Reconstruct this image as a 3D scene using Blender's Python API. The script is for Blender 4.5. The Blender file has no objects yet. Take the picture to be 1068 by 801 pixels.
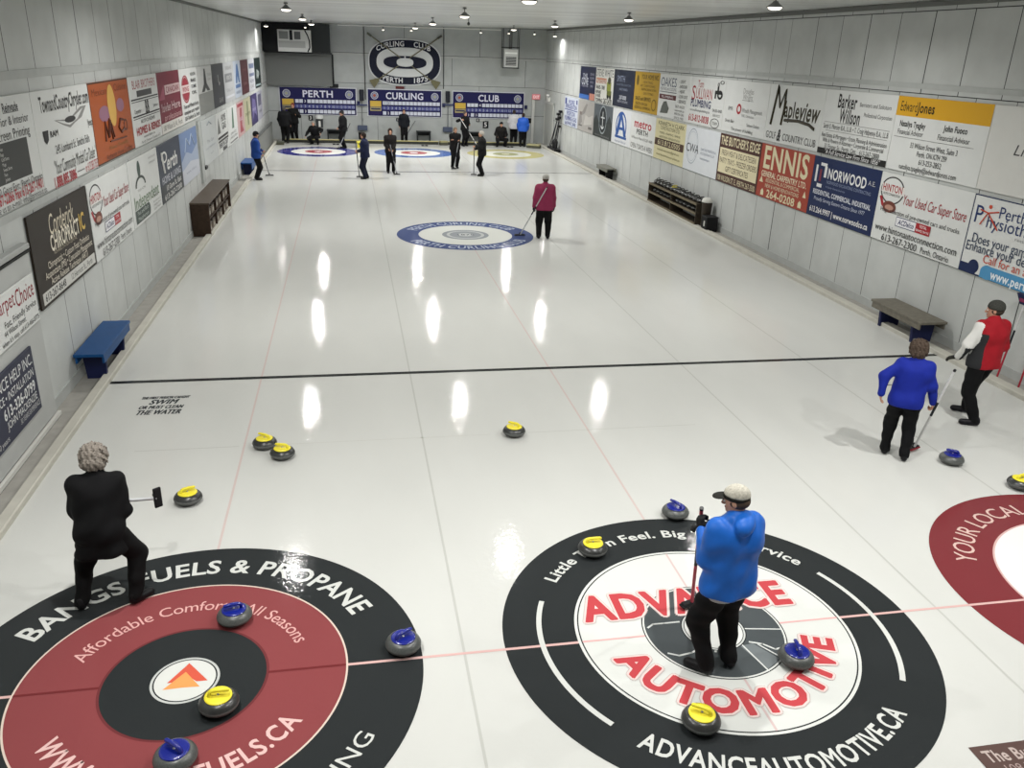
import bpy, math, random
import numpy as np
from mathutils import Vector, Matrix
random.seed(7); RS = np.random.RandomState(3)
S = bpy.context.scene
COL = S.collection
PI = math.pi
SH = 4.341                     # sheet spacing
TEE = 34.747

# ------------------------------------------------------------------ camera
def make_cam():
    cx, cy, cz, yaw, pit, rol, f = -2.9448, -5.4624, 4.597, .1966, .3809, .0368, 868.69
    F = Vector((math.sin(yaw)*math.cos(pit), math.cos(yaw)*math.cos(pit), -math.sin(pit)))
    R = Vector((math.cos(yaw), -math.sin(yaw), 0)); U = R.cross(F)
    R2 = math.cos(rol)*R + math.sin(rol)*U; U2 = -math.sin(rol)*R + math.cos(rol)*U
    c = bpy.data.cameras.new('camera'); o = bpy.data.objects.new('camera', c); COL.objects.link(o)
    m = Matrix((R2, U2, -F)).transposed().to_4x4(); m.translation = Vector((cx, cy, cz))
    o.matrix_world = m
    c.sensor_width = 36; c.sensor_fit = 'HORIZONTAL'; c.lens = f/1068*36; c.clip_end = 200
    S.camera = o
make_cam()

# ------------------------------------------------------------------ materials
def lin(h):
    h = h.lstrip('#'); h = h if len(h) == 6 else ''.join(c*2 for c in h); v = [int(h[i:i+2], 16)/255 for i in (0, 2, 4)]
    return tuple(x/12.92 if x <= .04045 else ((x+.055)/1.055)**2.4 for x in v)
MC = {}
def mat(h, rough=.6, metal=0, noise=0, nscale=20, emit=0, spec=.22, bump=0, coat=0):
    key = (h, rough, metal, noise, nscale, emit, spec, bump, coat)
    if key in MC: return MC[key]
    m = bpy.data.materials.new('surface_'+h.strip('#')); m.use_nodes = True
    nt = m.node_tree; b = nt.nodes['Principled BSDF']
    c = lin(h)
    b.inputs['Base Color'].default_value = (*c, 1); b.inputs['Roughness'].default_value = rough
    b.inputs['Metallic'].default_value = metal; b.inputs['Specular IOR Level'].default_value = spec
    b.inputs['Coat Weight'].default_value = coat
    if emit:
        b.inputs['Emission Color'].default_value = (*c, 1); b.inputs['Emission Strength'].default_value = emit
    if noise or bump:
        tc = nt.nodes.new('ShaderNodeTexCoord'); n = nt.nodes.new('ShaderNodeTexNoise')
        n.inputs['Scale'].default_value = nscale; n.inputs['Detail'].default_value = 4
        nt.links.new(tc.outputs['Object'], n.inputs['Vector'])
        if noise:
            r = nt.nodes.new('ShaderNodeMapRange'); r.inputs[1].default_value = .3; r.inputs[2].default_value = .7
            r.inputs[3].default_value = 1-noise; r.inputs[4].default_value = 1+noise
            mx = nt.nodes.new('ShaderNodeVectorMath'); mx.operation = 'SCALE'; mx.inputs[0].default_value = c
            nt.links.new(n.outputs['Fac'], r.inputs[0]); nt.links.new(r.outputs[0], mx.inputs['Scale'])
            nt.links.new(mx.outputs[0], b.inputs['Base Color'])
        if bump:
            bp = nt.nodes.new('ShaderNodeBump'); bp.inputs['Strength'].default_value = bump; bp.inputs['Distance'].default_value = .01
            nt.links.new(n.outputs['Fac'], bp.inputs['Height']); nt.links.new(bp.outputs[0], b.inputs['Normal'])
    MC[key] = m
    return m

def ice_mat(h, var=.03, name='ice'):
    """everything printed or painted in the ice shares the ice's own gloss"""
    key = ('ice', h)
    if key in MC: return MC[key]
    m = bpy.data.materials.new(name+'_'+h.strip('#')); m.use_nodes = True; nt = m.node_tree; b = nt.nodes['Principled BSDF']
    c = lin(h); L = nt.links
    g = nt.nodes.new('ShaderNodeNewGeometry'); mp = nt.nodes.new('ShaderNodeMapping'); mp.inputs['Scale'].default_value = (.9, .35, 1)
    n = nt.nodes.new('ShaderNodeTexNoise'); n.inputs['Scale'].default_value = 1.1; n.inputs['Detail'].default_value = 6
    L.new(g.outputs['Position'], mp.inputs['Vector']); L.new(mp.outputs[0], n.inputs['Vector'])
    r = nt.nodes.new('ShaderNodeMapRange'); r.inputs[1].default_value = .3; r.inputs[2].default_value = .7
    r.inputs[3].default_value = 1-var; r.inputs[4].default_value = 1+var
    mx = nt.nodes.new('ShaderNodeVectorMath'); mx.operation = 'SCALE'; mx.inputs[0].default_value = c
    L.new(n.outputs['Fac'], r.inputs[0]); L.new(r.outputs[0], mx.inputs['Scale']); L.new(mx.outputs[0], b.inputs['Base Color'])
    r2 = nt.nodes.new('ShaderNodeMapRange'); r2.inputs[1].default_value = .3; r2.inputs[2].default_value = .7
    r2.inputs[3].default_value = .03; r2.inputs[4].default_value = .1
    L.new(n.outputs['Fac'], r2.inputs[0]); L.new(r2.outputs[0], b.inputs['Roughness'])
    p = nt.nodes.new('ShaderNodeTexNoise'); p.inputs['Scale'].default_value = 14; p.inputs['Detail'].default_value = 3; p.inputs['Roughness'].default_value = .6
    L.new(g.outputs['Position'], p.inputs['Vector'])
    bp = nt.nodes.new('ShaderNodeBump'); bp.inputs['Strength'].default_value = .55; bp.inputs['Distance'].default_value = .003
    L.new(p.outputs['Fac'], bp.inputs['Height']); L.new(bp.outputs[0], b.inputs['Normal'])
    b.inputs['Specular IOR Level'].default_value = .055
    MC[key] = m
    return m

def wall_mat(axis, bw, rh, zoff, h1='#bbbebc', h2='#bfc2c0'):
    m = bpy.data.materials.new('painted_wall_board_'+axis); m.use_nodes = True; nt = m.node_tree; b = nt.nodes['Principled BSDF']; L = nt.links
    g = nt.nodes.new('ShaderNodeNewGeometry'); sp = nt.nodes.new('ShaderNodeSeparateXYZ'); L.new(g.outputs['Position'], sp.inputs[0])
    cb = nt.nodes.new('ShaderNodeCombineXYZ'); L.new(sp.outputs[axis], cb.inputs[0])
    ad = nt.nodes.new('ShaderNodeMath'); ad.operation = 'ADD'; ad.inputs[1].default_value = zoff; L.new(sp.outputs['Z'], ad.inputs[0]); L.new(ad.outputs[0], cb.inputs[1])
    wn = nt.nodes.new('ShaderNodeTexNoise'); wn.inputs['Scale'].default_value = .9; wn.inputs['Detail'].default_value = 1; wn.noise_dimensions = '1D'; L.new(sp.outputs[axis], wn.inputs['W'])
    ws = nt.nodes.new('ShaderNodeVectorMath'); ws.operation = 'MULTIPLY'; ws.inputs[1].default_value = (.5 if axis == 'Y' else .1, 0, 0); L.new(wn.outputs['Color'], ws.inputs[0])
    wa = nt.nodes.new('ShaderNodeVectorMath'); wa.operation = 'ADD'; L.new(cb.outputs[0], wa.inputs[0]); L.new(ws.outputs[0], wa.inputs[1])
    br = nt.nodes.new('ShaderNodeTexBrick'); br.inputs['Scale'].default_value = 1; br.inputs['Brick Width'].default_value = bw; br.inputs['Row Height'].default_value = rh
    br.inputs['Mortar Size'].default_value = .010; br.inputs['Mortar Smooth'].default_value = .3; br.offset = .37; br.inputs['Bias'].default_value = 0
    br.inputs['Color1'].default_value = (*lin(h1), 1); br.inputs['Color2'].default_value = (*lin(h2), 1); br.inputs['Mortar'].default_value = (*lin('#343534'), 1)
    L.new(wa.outputs[0], br.inputs['Vector'])
    n = nt.nodes.new('ShaderNodeTexNoise'); n.inputs['Scale'].default_value = 1.6; n.inputs['Detail'].default_value = 5; L.new(cb.outputs[0], n.inputs['Vector'])
    r = nt.nodes.new('ShaderNodeMapRange'); r.inputs[1].default_value = .3; r.inputs[2].default_value = .75; r.inputs[3].default_value = .9; r.inputs[4].default_value = 1.06; L.new(n.outputs['Fac'], r.inputs[0])
    mx = nt.nodes.new('ShaderNodeVectorMath'); mx.operation = 'SCALE'; L.new(br.outputs['Color'], mx.inputs[0]); L.new(r.outputs[0], mx.inputs['Scale'])
    L.new(mx.outputs[0], b.inputs['Base Color'])
    bp = nt.nodes.new('ShaderNodeBump'); bp.inputs['Strength'].default_value = .5; bp.inputs['Distance'].default_value = .01; bp.invert = True
    L.new(br.outputs['Fac'], bp.inputs['Height']); L.new(bp.outputs[0], b.inputs['Normal'])
    b.inputs['Roughness'].default_value = .55; b.inputs['Specular IOR Level'].default_value = .3
    return m

def ceil_mat():
    m = bpy.data.materials.new('ribbed_metal_ceiling'); m.use_nodes = True; nt = m.node_tree; b = nt.nodes['Principled BSDF']; L = nt.links
    g = nt.nodes.new('ShaderNodeNewGeometry'); mp = nt.nodes.new('ShaderNodeMapping'); mp.inputs['Scale'].default_value = (.06, .9, 1)
    L.new(g.outputs['Position'], mp.inputs['Vector'])
    n = nt.nodes.new('ShaderNodeTexNoise'); n.inputs['Scale'].default_value = 1.5; n.inputs['Detail'].default_value = 4; L.new(mp.outputs[0], n.inputs['Vector'])
    w = nt.nodes.new('ShaderNodeTexWave'); w.bands_direction = 'Y'; w.inputs['Scale'].default_value = 1.6; w.inputs['Distortion'].default_value = .15; L.new(g.outputs['Position'], w.inputs['Vector'])
    cr = nt.nodes.new('ShaderNodeMapRange'); cr.inputs[3].default_value = .8; cr.inputs[4].default_value = 1.15; cr.inputs[1].default_value = .3; cr.inputs[2].default_value = .7; L.new(n.outputs['Fac'], cr.inputs[0])
    mx = nt.nodes.new('ShaderNodeVectorMath'); mx.operation = 'SCALE'; mx.inputs[0].default_value = lin('#d2d4d2'); L.new(cr.outputs[0], mx.inputs['Scale']); L.new(mx.outputs[0], b.inputs['Base Color'])
    bp = nt.nodes.new('ShaderNodeBump'); bp.inputs['Strength'].default_value = .35; bp.inputs['Distance'].default_value = .03; L.new(w.outputs['Fac'], bp.inputs['Height']); L.new(bp.outputs[0], b.inputs['Normal'])
    b.inputs['Metallic'].default_value = .2; b.inputs['Roughness'].default_value = .3
    return m

# ------------------------------------------------------------------ mesh builder
GL = {}
def glyph(ch, bold):
    k = (ch, int(bold))
    if k in GL: return GL[k]
    def ev(s, off=0):
        c = bpy.data.curves.new('t', 'FONT'); c.body = s; c.size = 1; c.resolution_u = 3; c.offset = off
        o = bpy.data.objects.new('t', c)
        m = bpy.data.meshes.new_from_object(o)
        v = [tuple(p.co) for p in m.vertices]; f = [tuple(p.vertices) for p in m.polygons]
        bpy.data.objects.remove(o); bpy.data.meshes.remove(m); bpy.data.curves.remove(c)
        return v, f
    if 'H0' not in GL:
        v, _ = ev('H'); GL['H0'] = (min(p[0] for p in v), max(p[0] for p in v), max(p[1] for p in v))
        v, _ = ev('HH'); GL['HH'] = max(p[0] for p in v)-min(p[0] for p in v)
    ph = .729 if not GL['H0'][2] else GL['H0'][2]
    v, _ = ev('H'+ch+'H'); w = max(p[0] for p in v)-min(p[0] for p in v)
    adv = (w-GL['HH'])/ph
    v, f = [], []
    if ch != ' ':
        for off in ((.022, .016, .01, .004, 0) if bold else (0,)):
            v, f = ev(ch, off)
            def area(q): return sum(v[q[i]][0]*v[q[(i+1) % len(q)]][1]-v[q[(i+1) % len(q)]][0]*v[q[i]][1] for i in range(len(q)))
            ar = [area(q) for q in f]
            if min(ar) > -1e-6 or max(ar) < 1e-6: break
        f = [q if a >= 0 else q[::-1] for q, a in zip(f, ar)]
    v = [(p[0]/ph, p[1]/ph) for p in v]
    if ch == 'M' and bold:
        a_ = [(.07, -.03), (.28, -.03), (.28, .75), (.26, 1.03), (.07, 1.03), (.57, .36), (.57, .64)]; b_ = [(1.14-p[0], p[1]) for p in a_]
        v = a_+b_; f = [(0, 1, 2, 3, 4), (3, 2, 5, 6), (6, 5, 9, 10), (8, 7, 11, 10, 9)]
    GL[k] = (v, f, adv+(0, .05, .12, .12, .12)[int(bold)])
    return GL[k]

class MB:
    def __init__(s): s.v = []; s.f = []; s.mi = []; s.mats = []; s.sm = []
    def m(s, mt):
        if mt not in s.mats: s.mats.append(mt)
        return s.mats.index(mt)
    def add(s, v, f, mt, smooth=False):
        o = len(s.v); s.v += [tuple(p) for p in v]; i = s.m(mt)
        for q in f: s.f.append(tuple(a+o for a in q)); s.mi.append(i); s.sm.append(smooth)
    def box(s, a, b, mt, bev=0):
        x0, y0, z0 = a; x1, y1, z1 = b
        if bev:
            t = bev; v = []
            for (z, q) in ((z0, t), (z0+t, 0), (z1-t, 0), (z1, t)):
                v += [(x0+q+t, y0+q, z), (x1-q-t, y0+q, z), (x1-q, y0+q+t, z), (x1-q, y1-q-t, z), (x1-q-t, y1-q, z), (x0+q+t, y1-q, z), (x0+q, y1-q-t, z), (x0+q, y0+q+t, z)]
            f = [tuple(range(7, -1, -1)), tuple(range(24, 32))]
            for k in range(3):
                for j in range(8): a_ = k*8+j; b_ = k*8+(j+1) % 8; f.append((a_, b_, b_+8, a_+8))
            s.add(v, f, mt); return
        v = [(x, y, z) for z in (z0, z1) for y in (y0, y1) for x in (x0, x1)]
        s.add(v, [(0, 2, 3, 1), (4, 5, 7, 6), (0, 1, 5, 4), (2, 6, 7, 3), (0, 4, 6, 2), (1, 3, 7, 5)], mt)
    def tube(s, pts, r, mt, n=10, flat=1):
        P = [Vector(p) for p in pts]; rs = r if isinstance(r, (list, tuple)) else [r]*len(P); v = []
        ref = None
        for i, p in enumerate(P):
            d = (P[min(i+1, len(P)-1)]-P[max(i-1, 0)]).normalized()
            if ref is None: ref = Vector((0, 0, 1)) if abs(d.z) < .9 else Vector((1, 0, 0))
            a = d.cross(ref).normalized(); c = a.cross(d)
            ref = c
            for j in range(n):
                t = 2*PI*j/n; v.append(p+a*math.cos(t)*rs[i]*flat+c*math.sin(t)*rs[i])
        f = []
        for i in range(len(P)-1):
            for j in range(n): k = (j+1) % n; f.append((i*n+j, i*n+k, (i+1)*n+k, (i+1)*n+j))
        s.add(v, f, mt, True); o = (len(P)-1)*n
        s.add(v[:n], [tuple(range(n-1, -1, -1))], mt); s.add(v[o:], [tuple(range(n))], mt)
    def lathe(s, prof, mt, c=(0, 0, 0), n=40, smooth=True):
        v = []; f = []
        for (r, z) in prof:
            for j in range(n): t = 2*PI*j/n; v.append((c[0]+r*math.cos(t), c[1]+r*math.sin(t), c[2]+z))
        for i in range(len(prof)-1):
            for j in range(n): k = (j+1) % n; f.append((i*n+j, i*n+k, (i+1)*n+k, (i+1)*n+j))
        s.add(v, f, mt, smooth)
    def disc(s, x, y, z, r0, r1, mt, n=128, ry=None, a0=0, a1=2*PI):
        k = 1 if ry is None else ry/r1; full = abs(a1-a0-2*PI) < 1e-6; v = []; N = n if full else n+1
        for j in range(N):
            t = a0+(a1-a0)*j/n; v += [(x+r1*math.cos(t), y+r1*k*math.sin(t), z), (x+r0*math.cos(t), y+r0*k*math.sin(t), z)]
        if r0 <= 0 and full: s.add([v[2*j] for j in range(n)], [tuple(range(n))], mt); return
        f = [(2*j, 2*((j+1) % N), 2*((j+1) % N)+1, 2*j+1) for j in range(n)]
        s.add(v, f, mt)
    def text(s, txt, x, y, h, mt, z=0, w=None, al='c', bold=False, it=0, sx=1, tr=.0):
        g = [glyph(c, bold) for c in txt]; W = sum(q[2]+tr for q in g)*h*sx
        if w: sx *= w/W; W = w
        cx = x-(W/2 if al == 'c' else W if al == 'r' else 0)
        for v, f, a in g:
            s.add([(cx+(p[0]+p[1]*it)*h*sx, y+(p[1]-.5)*h, z) for p in v], f, mt); cx += (a+tr)*h*sx
    def arc(s, txt, x, y, r, h, mt, z, mid, span=None, up=True, bold=False, sx=1, st=None):
        """letters around a circle: up = heads outward over the top; not up = heads inward along the bottom; mid in degrees"""
        g = [glyph(c, bold) for c in txt]; W = sum(q[2] for q in g)*h*sx
        if span: sx *= math.radians(span)*r/W; W = math.radians(span)*r
        a = -W/2
        for v, f, ad in g:
            ca = a+ad*h*sx/2
            t = math.radians(mid)+(-ca/r if up else ca/r)
            R = Vector((math.cos(t), math.sin(t))); T = Vector((math.sin(t), -math.cos(t)))
            if not up: R = -R; T = -T
            o = Vector((x, y))+(R if up else -R)*r
            vv = []
            for p in v:
                q = o+T*((p[0]-ad/2)*h*sx)+R*((p[1]-.5)*h); vv.append((q.x, q.y, z))
            s.add(vv, f, mt); a += ad*h*sx
    def xf(s, M):
        s.v = [tuple(M @ Vector(p)) for p in s.v]; return s
    def build(s, name, parent=None, tagv=None, kind=None):
        me = bpy.data.meshes.new(name); me.from_pydata(s.v, [], s.f)
        for m in s.mats: me.materials.append(m)
        me.polygons.foreach_set('material_index', s.mi); me.polygons.foreach_set('use_smooth', s.sm); me.update()
        o = bpy.data.objects.new(name, me); COL.objects.link(o)
        if parent: o.parent = parent
        if tagv: tag(o, *tagv)
        if kind: o['kind'] = kind
        return o
def tag(o, label, cat, group=None):
    o['label'] = label; o['category'] = cat
    if group: o['group'] = group
    return o
def empty(name, loc, rz=0, tagv=None):
    o = bpy.data.objects.new(name, None); o.empty_display_size = .1; COL.objects.link(o); o.location = loc; o.rotation_euler = (0, 0, rz)
    if tagv: tag(o, *tagv)
    return o
def dup(root, loc, rz, label, group=None):
    r = root.copy(); COL.objects.link(r); r.location = loc; r.rotation_euler = (0, 0, rz); r['label'] = label
    if group: r['group'] = group
    for c in list(root.children):
        d = c.copy(); COL.objects.link(d); d.parent = r
        for e in list(c.children):
            q = e.copy(); COL.objects.link(q); q.parent = d
    return r

# ------------------------------------------------------------------ the room
XL, XR, YB, YF = -6.87, 7.3, 40.0, -7.5
ZL, ZR = 5.45, 5.67
IL, IR, IE = -6.42, 6.8, 38.3
concrete = mat('#8f8e87', .8, noise=.15, nscale=3)
def quad(name, vs, mt, kind='structure'):
    b = MB(); b.add(vs, [(0, 1, 2, 3)], mt); return b.build(name, kind=kind)
b = MB(); b.box((XL-.2, YF-.2, -.25), (XR+.2, YB+.2, -.03), concrete); b.build('floor', kind='structure')
# ice sheet, standing 3 cm above the slab, with the painted lines as its parts
ICE = ice_mat('#c4c5c1', .03)
b = MB(); b.box((IL, YF, -.03), (IR, IE, 0), ICE); ice = b.build('ice_sheet'); ice['kind'] = 'structure'; ice.name = 'floor_ice'
def line(name, x0, y0, x1, y1, mt, z=.0012):
    b = MB(); b.add([(x0, y0, z), (x1, y0, z), (x1, y1, z), (x0, y1, z)], [(0, 1, 2, 3)], mt); return b.build(name, ice)
black_l, red_l, grey_l, pink_l = ice_mat('#2e3030'), ice_mat('#cca8a4'), ice_mat('#b4b5b0'), ice_mat('#c4b4b0')
line('hog_line', IL, 6.35, IR, 6.45, black_l, .002); line('hog_line', IL, TEE-6.45, IR, TEE-6.35, ice_mat('#55585a'), .002)
for i in (-1, 0, 1): line('centre_line', i*SH-.012, -4, i*SH+.012, 38.2, pink_l if i < 1 else grey_l)
for i in (-1, 1): line('sheet_divider_line', i*SH/2-.011, -6, i*SH/2+.011, 38.2, grey_l)
for y in (0, TEE): line('tee_line', IL, y-.014, IR, y+.014, red_l, .0016)
line('courtesy_line', 5.05, 5.17, 5.30, 5.20, ice_mat('#5a5c5b')); line('courtesy_line', -3.85, 4.1, -1.3, 4.115, ice_mat('#bdbdb8')); line('courtesy_line', -.8, 4.1, 1.5, 4.115, ice_mat('#b8b9b4')); line('courtesy_line', -5.6, 4.1, -4.4, 4.115, ice_mat('#b4b4b0'))
# gutters and kerbs
kerb = mat('#b9b7ad', .6, noise=.06, nscale=4); gut = mat('#9b9993', .85, noise=.1, nscale=5)
b = MB(); b.box((XL, YF, -.03), (IL-.13, YB, .01), gut); b.build('trim_1', kind='structure')
b = MB(); b.box((IL-.13, YF, -.03), (IL, IE, .075), kerb, .012); b.build('trim_2', kind='structure')
b = MB(); b.box((IR+.15, YF, -.03), (XR, YB, .01), gut); b.build('trim_3', kind='structure')
b = MB(); b.box((IR, YF, -.03), (IR+.15, IE+.2, .075), kerb, .012); b.box((IR+.19, YF, -.02), (IR+.23, IE+.2, .05), kerb); b.build('trim_4', kind='structure')
b = MB(); b.box((IL, IE, -.03), (IR, YB, .01), mat('#9a9b97', .8, noise=.1, nscale=4)); b.build('trim_5', kind='structure')
# walls and ceiling
WY = wall_mat('Y', 1.02, 1.38, 0.02); WX = wall_mat('X', 3.83, 1.42, .05, '#a9adac', '#abafae')
def wallbox(name, a, bb, mt): b = MB(); b.box(a, bb, mt); b.build(name, kind='structure')
wallbox('wall_left', (XL-.2, YF, -.03), (XL, YB, ZL), WY); wallbox('wall_right', (XR, YF, -.03), (XR+.2, YB, ZR), WY)
wallbox('wall_back', (XL-.2, YB, -.03), (XR+.2, YB+.2, ZR), WX)
wallbox('wall_front', (XL-.2, YF-.2, -.03), (XR+.2, YF, ZR), WX)
b = MB(); cm = ceil_mat()
b.add([(XL-.2, YF-.2, ZL), (XR+.2, YF-.2, ZR), (XR+.2, YB+.2, ZR), (XL-.2, YB+.2, ZL), (XL-.2, YF-.2, ZL+.2), (XR+.2, YF-.2, ZR+.2), (XR+.2, YB+.2, ZR+.2), (XL-.2, YB+.2, ZL+.2)],
      [(0, 3, 2, 1), (4, 5, 6, 7), (0, 1, 5, 4), (1, 2, 6, 5), (2, 3, 7, 6), (3, 0, 4, 7)], cm); b.build('ceiling', kind='structure')
wt = mat('#adb0ae', .6, noise=.05, nscale=5)
k = 6
for (x0, x1, y0, y1, z0, z1) in ((XL, XL+.012, YF, YB, 4.07, 4.17), (XR-.012, XR, YF, YB, 4.2, 4.29), (XL, XL+.012, YF, 18.6, 2.545, 2.64),
                                 (XR-.02, XR, YF, YB, 0, .16), (XL, XL+.02, YF, YB, 0, .16), (-6.9, 7.3, YB-.02, YB, 4.1, 4.2)):
    wallbox('trim_%d' % k, (x0, y0, z0), (x1, y1, z1), wt); k += 1
# ceiling-to-wall angle
wallbox('trim_%d' % k, (XR-.05, YF, ZR-.1), (XR, YB, ZR-.02), mat('#6d6f6c', .6)); k += 1
wallbox('trim_%d' % k, (XL, YF, ZL-.06), (XL+.05, YB, ZL), mat('#6d6f6c', .6)); k += 1
wallbox('trim_%d' % k, (6.62, YB-.12, 0), (6.76, YB-.02, 2.2), mat('#c8c9c5', .5)); k += 1
# wall pillar between the two groups of signs on the left
wallbox('trim_%d' % k, (XL, 18.35, 1.0), (XL+.06, 18.75, 2.6), wt); k += 1
# black recess panel high in the far left corner with a window
blk = mat('#101214', .7)
b = MB(); b.box((XL, 38.9, 4.17), (-4.65, YB, ZL), blk); b.box((-4.65, 39.4, 4.17), (-3.7, YB, ZL), mat('#3a3d3e', .7)); b.build('trim_%d' % k, kind='structure'); k += 1  # the dark grey box beside the black one is shadow, built as a coloured box
b = MB(); b.box((XL, 39.2, 4.1), (-3.62, 39.3, 4.17), mat('#2a2c2d', .5)); b.box((XL, 39.75, 2.6), (-3.6, YB, 4.1), mat('#6f7270', .7)); b.box((-3.65, 39.7, 2.6), (-3.6, 39.76, 4.1), blk); b.build('trim_%d' % k, kind='structure'); k += 1  # wide grey panel below carries the bulkhead's shadow in its colour
wf = mat('#c9cbc8', .5); g1 = mat('#7e8180', .35); g2 = mat('#585b5c', .35); dk = mat('#1b1d1f', .5)
w = empty('window_1', (-5.35, 38.86, 4.17)); w['kind'] = 'structure'
b = MB(); b.box((-.78, -.02, 0), (.78, .03, .98), wf, .01); b.build('window_frame', w)
b = MB()
b.box((-.74, -.035, .52), (-.24, -.021, .94), wf); b.box((-.70, -.045, .56), (-.28, -.036, .90), g1)
b.box((-.04, -.035, .52), (.32, -.021, .94), wf); b.box((0, -.045, .56), (.29, -.036, .90), g2)
b.box((-.22, -.03, .52), (-.08, -.021, .96), dk); b.box((-.74, -.03, .18), (.5, -.021, .48), mat('#a4a6a4', .4)); b.build('window_pane', w)
b = MB(); b.tube([(.5, -.03, .97), (.62, -.03, .75), (.7, -.03, .5), (.7, -.03, .2), (.6, -.03, .02)], .03, dk); b.build('window_trim', w)
# projecting door panel near the camera on the left wall
dp = mat('#b0b2b0', .5, noise=.04, nscale=2)
b = MB(); b.box((XL, .2, .07), (XL+.09, 5.27, 2.16), dp, .01); d = b.build('door_1', kind='structure')
b = MB(); b.box((0, .2, 2.161), (.11, 5.3, 2.19), mat('#222422', .6)); b.box((0, .2, 2.191), (.1, 5.33, 2.26), mat('#a5a7a5', .5), .01); o = b.build('door_rail', d); o.location = (XL, 0, 0)
b = MB(); b.box((0.09, .2, .02), (.13, 5.3, .07), mat('#c9c9c4', .4)); b.box((.10, .2, -.0), (.125, 5.3, .02), mat('#3a3b39', .4)); o = b.build('door_track', d); o.location = (XL, 0, 0)
# far right: sliding door frame on the right wall
wd = mat('#c4c6c2', .5)
b = MB(); b.box((XR-.06, 37.6, .0), (XR-.02, 37.72, 2.15), wd); b.box((XR-.06, 39.6, .0), (XR-.02, 39.72, 2.15), wd); b.box((XR-.06, 37.6, 2.1), (XR-.02, 39.72, 2.2), wd)
b.box((XR-.04, 37.72, .0), (XR-.015, 39.6, 2.1), mat('#aeb0ac', .55)); b.build('door_2', kind='structure')

# ------------------------------------------------------------------ signs
K_, W_, R_ = '#222222', '#d3d5d3', '#a83038'
def sign(wall, y0, y1, z0, z1, bg, els, label, group=None, edge=None):
    """one printed board; els are laid out in fractions of its width and height, reading left to right as a person sees it"""
    W = abs(y1-y0)-.01; H = z1-z0-.01; b = MB(); t = .025
    b.box((0, 0, -t), (W, H, 0), mat(bg, .45, noise=.02, nscale=3), 0.003)
    for i, e in enumerate(els):
        z = .0015+i*.0006; c = e[0]; mt = lambda h: mat(h, .45)
        if c == 'R': b.add([(e[1]*W, e[2]*H, z), (e[3]*W, e[2]*H, z), (e[3]*W, e[4]*H, z), (e[1]*W, e[4]*H, z)], [(0, 1, 2, 3)], mt(e[5]))
        elif c == 'E': b.disc(e[1]*W, e[2]*H, z, (e[6] if len(e) > 6 else 0)*e[3]*W, e[3]*W, mt(e[5]), 40, e[4]*H)
        elif c == 'P': b.add([(p[0]*W, p[1]*H, z) for p in e[1]], [tuple(range(len(e[1])))], mt(e[2]))
        elif c == 'S':   # stroke
            b.tube([(p[0]*W, p[1]*H, z) for p in e[1]], e[2], mt(e[3]), 6)
        else:            # T / L : text (x, y, h, text, colour, width fraction, style)
            st = e[7] if len(e) > 7 else ''; ww = e[6] if len(e) > 6 and e[6] else None
            b.text(e[4], e[1]*W, e[2]*H, e[3]*H, mt(e[5]), z, w=ww*W if ww else None, al='c' if c == 'T' else 'l', bold='b' in st, it=.22 if 'i' in st else 0)
    if edge:
        for (a0, b0, a1, b1) in ((0, 0, W, .02), (0, H-.02, W, H), (0, 0, .02, H), (W-.02, 0, W, H)):
            b.add([(a0, b0, .001), (a1, b0, .001), (a1, b1, .001), (a0, b1, .001)], [(0, 1, 2, 3)], mat(edge, .5))
    if wall == 'R': M = Matrix(((0, 0, -1, XR-.01-t), (-1, 0, 0, max(y0, y1)), (0, 1, 0, z0), (0, 0, 0, 1)))
    elif wall == 'L': M = Matrix(((0, 0, 1, XL+.01+t), (1, 0, 0, min(y0, y1)), (0, 1, 0, z0), (0, 0, 0, 1)))
    elif wall == 'D': M = Matrix(((0, 0, 1, XL+.095+t), (1, 0, 0, min(y0, y1)), (0, 1, 0, z0), (0, 0, 0, 1)))
    o = MB.build(b, 'advertising_sign'); o.matrix_world = M
    tag(o, label, 'sign', group or ('advertising signs on the right wall' if wall == 'R' else 'advertising signs on the left wall'))
    return o
T, L, R, E, P = 'T', 'L', 'R', 'E', 'P'
r1 = (2.73, 4.065); r2 = (1.37, 2.665)
Y1 = [32.8, 30.3, 27.72, 25.15, 22.55, 19.87, 17.3, 14.68, 12.08, 9.5, 6.95, 4.4]
def lines(x, ys, h, ws, col, c=T, st=''):
    t = ['Perth Ontario', 'Commercial', 'Residential', 'Service', 'Call today', 'Since']
    return [(c, x, y, h, t[i % 6], col, ws[i % len(ws)], st) for i, y in enumerate(ys)]
sign('R', Y1[0], Y1[1], *r1, '#1e2342', [(T, .33, .72, .12, 'THE', '#b9bcc8', .3, 'b'), (T, .33, .55, .2, 'COVE', '#c4c7d2', .44, 'b'), (T, .33, .4, .06, 'COUNTRY INN', '#aab', .42), (T, .78, .78, .07, 'DINING', '#aab', .26), (T, .78, .66, .07, 'ROOMS', '#aab', .26), (T, .78, .54, .07, 'PATIO', '#aab', .22), (T, .78, .42, .07, 'SPA', '#aab', .18), (R, 0, 0, .66, .14, '#3f6cb4'), (R, .68, 0, 1, .2, '#c98a78')], 'navy sign with blue and orange foot strips, farthest in upper right-wall row')
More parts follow.
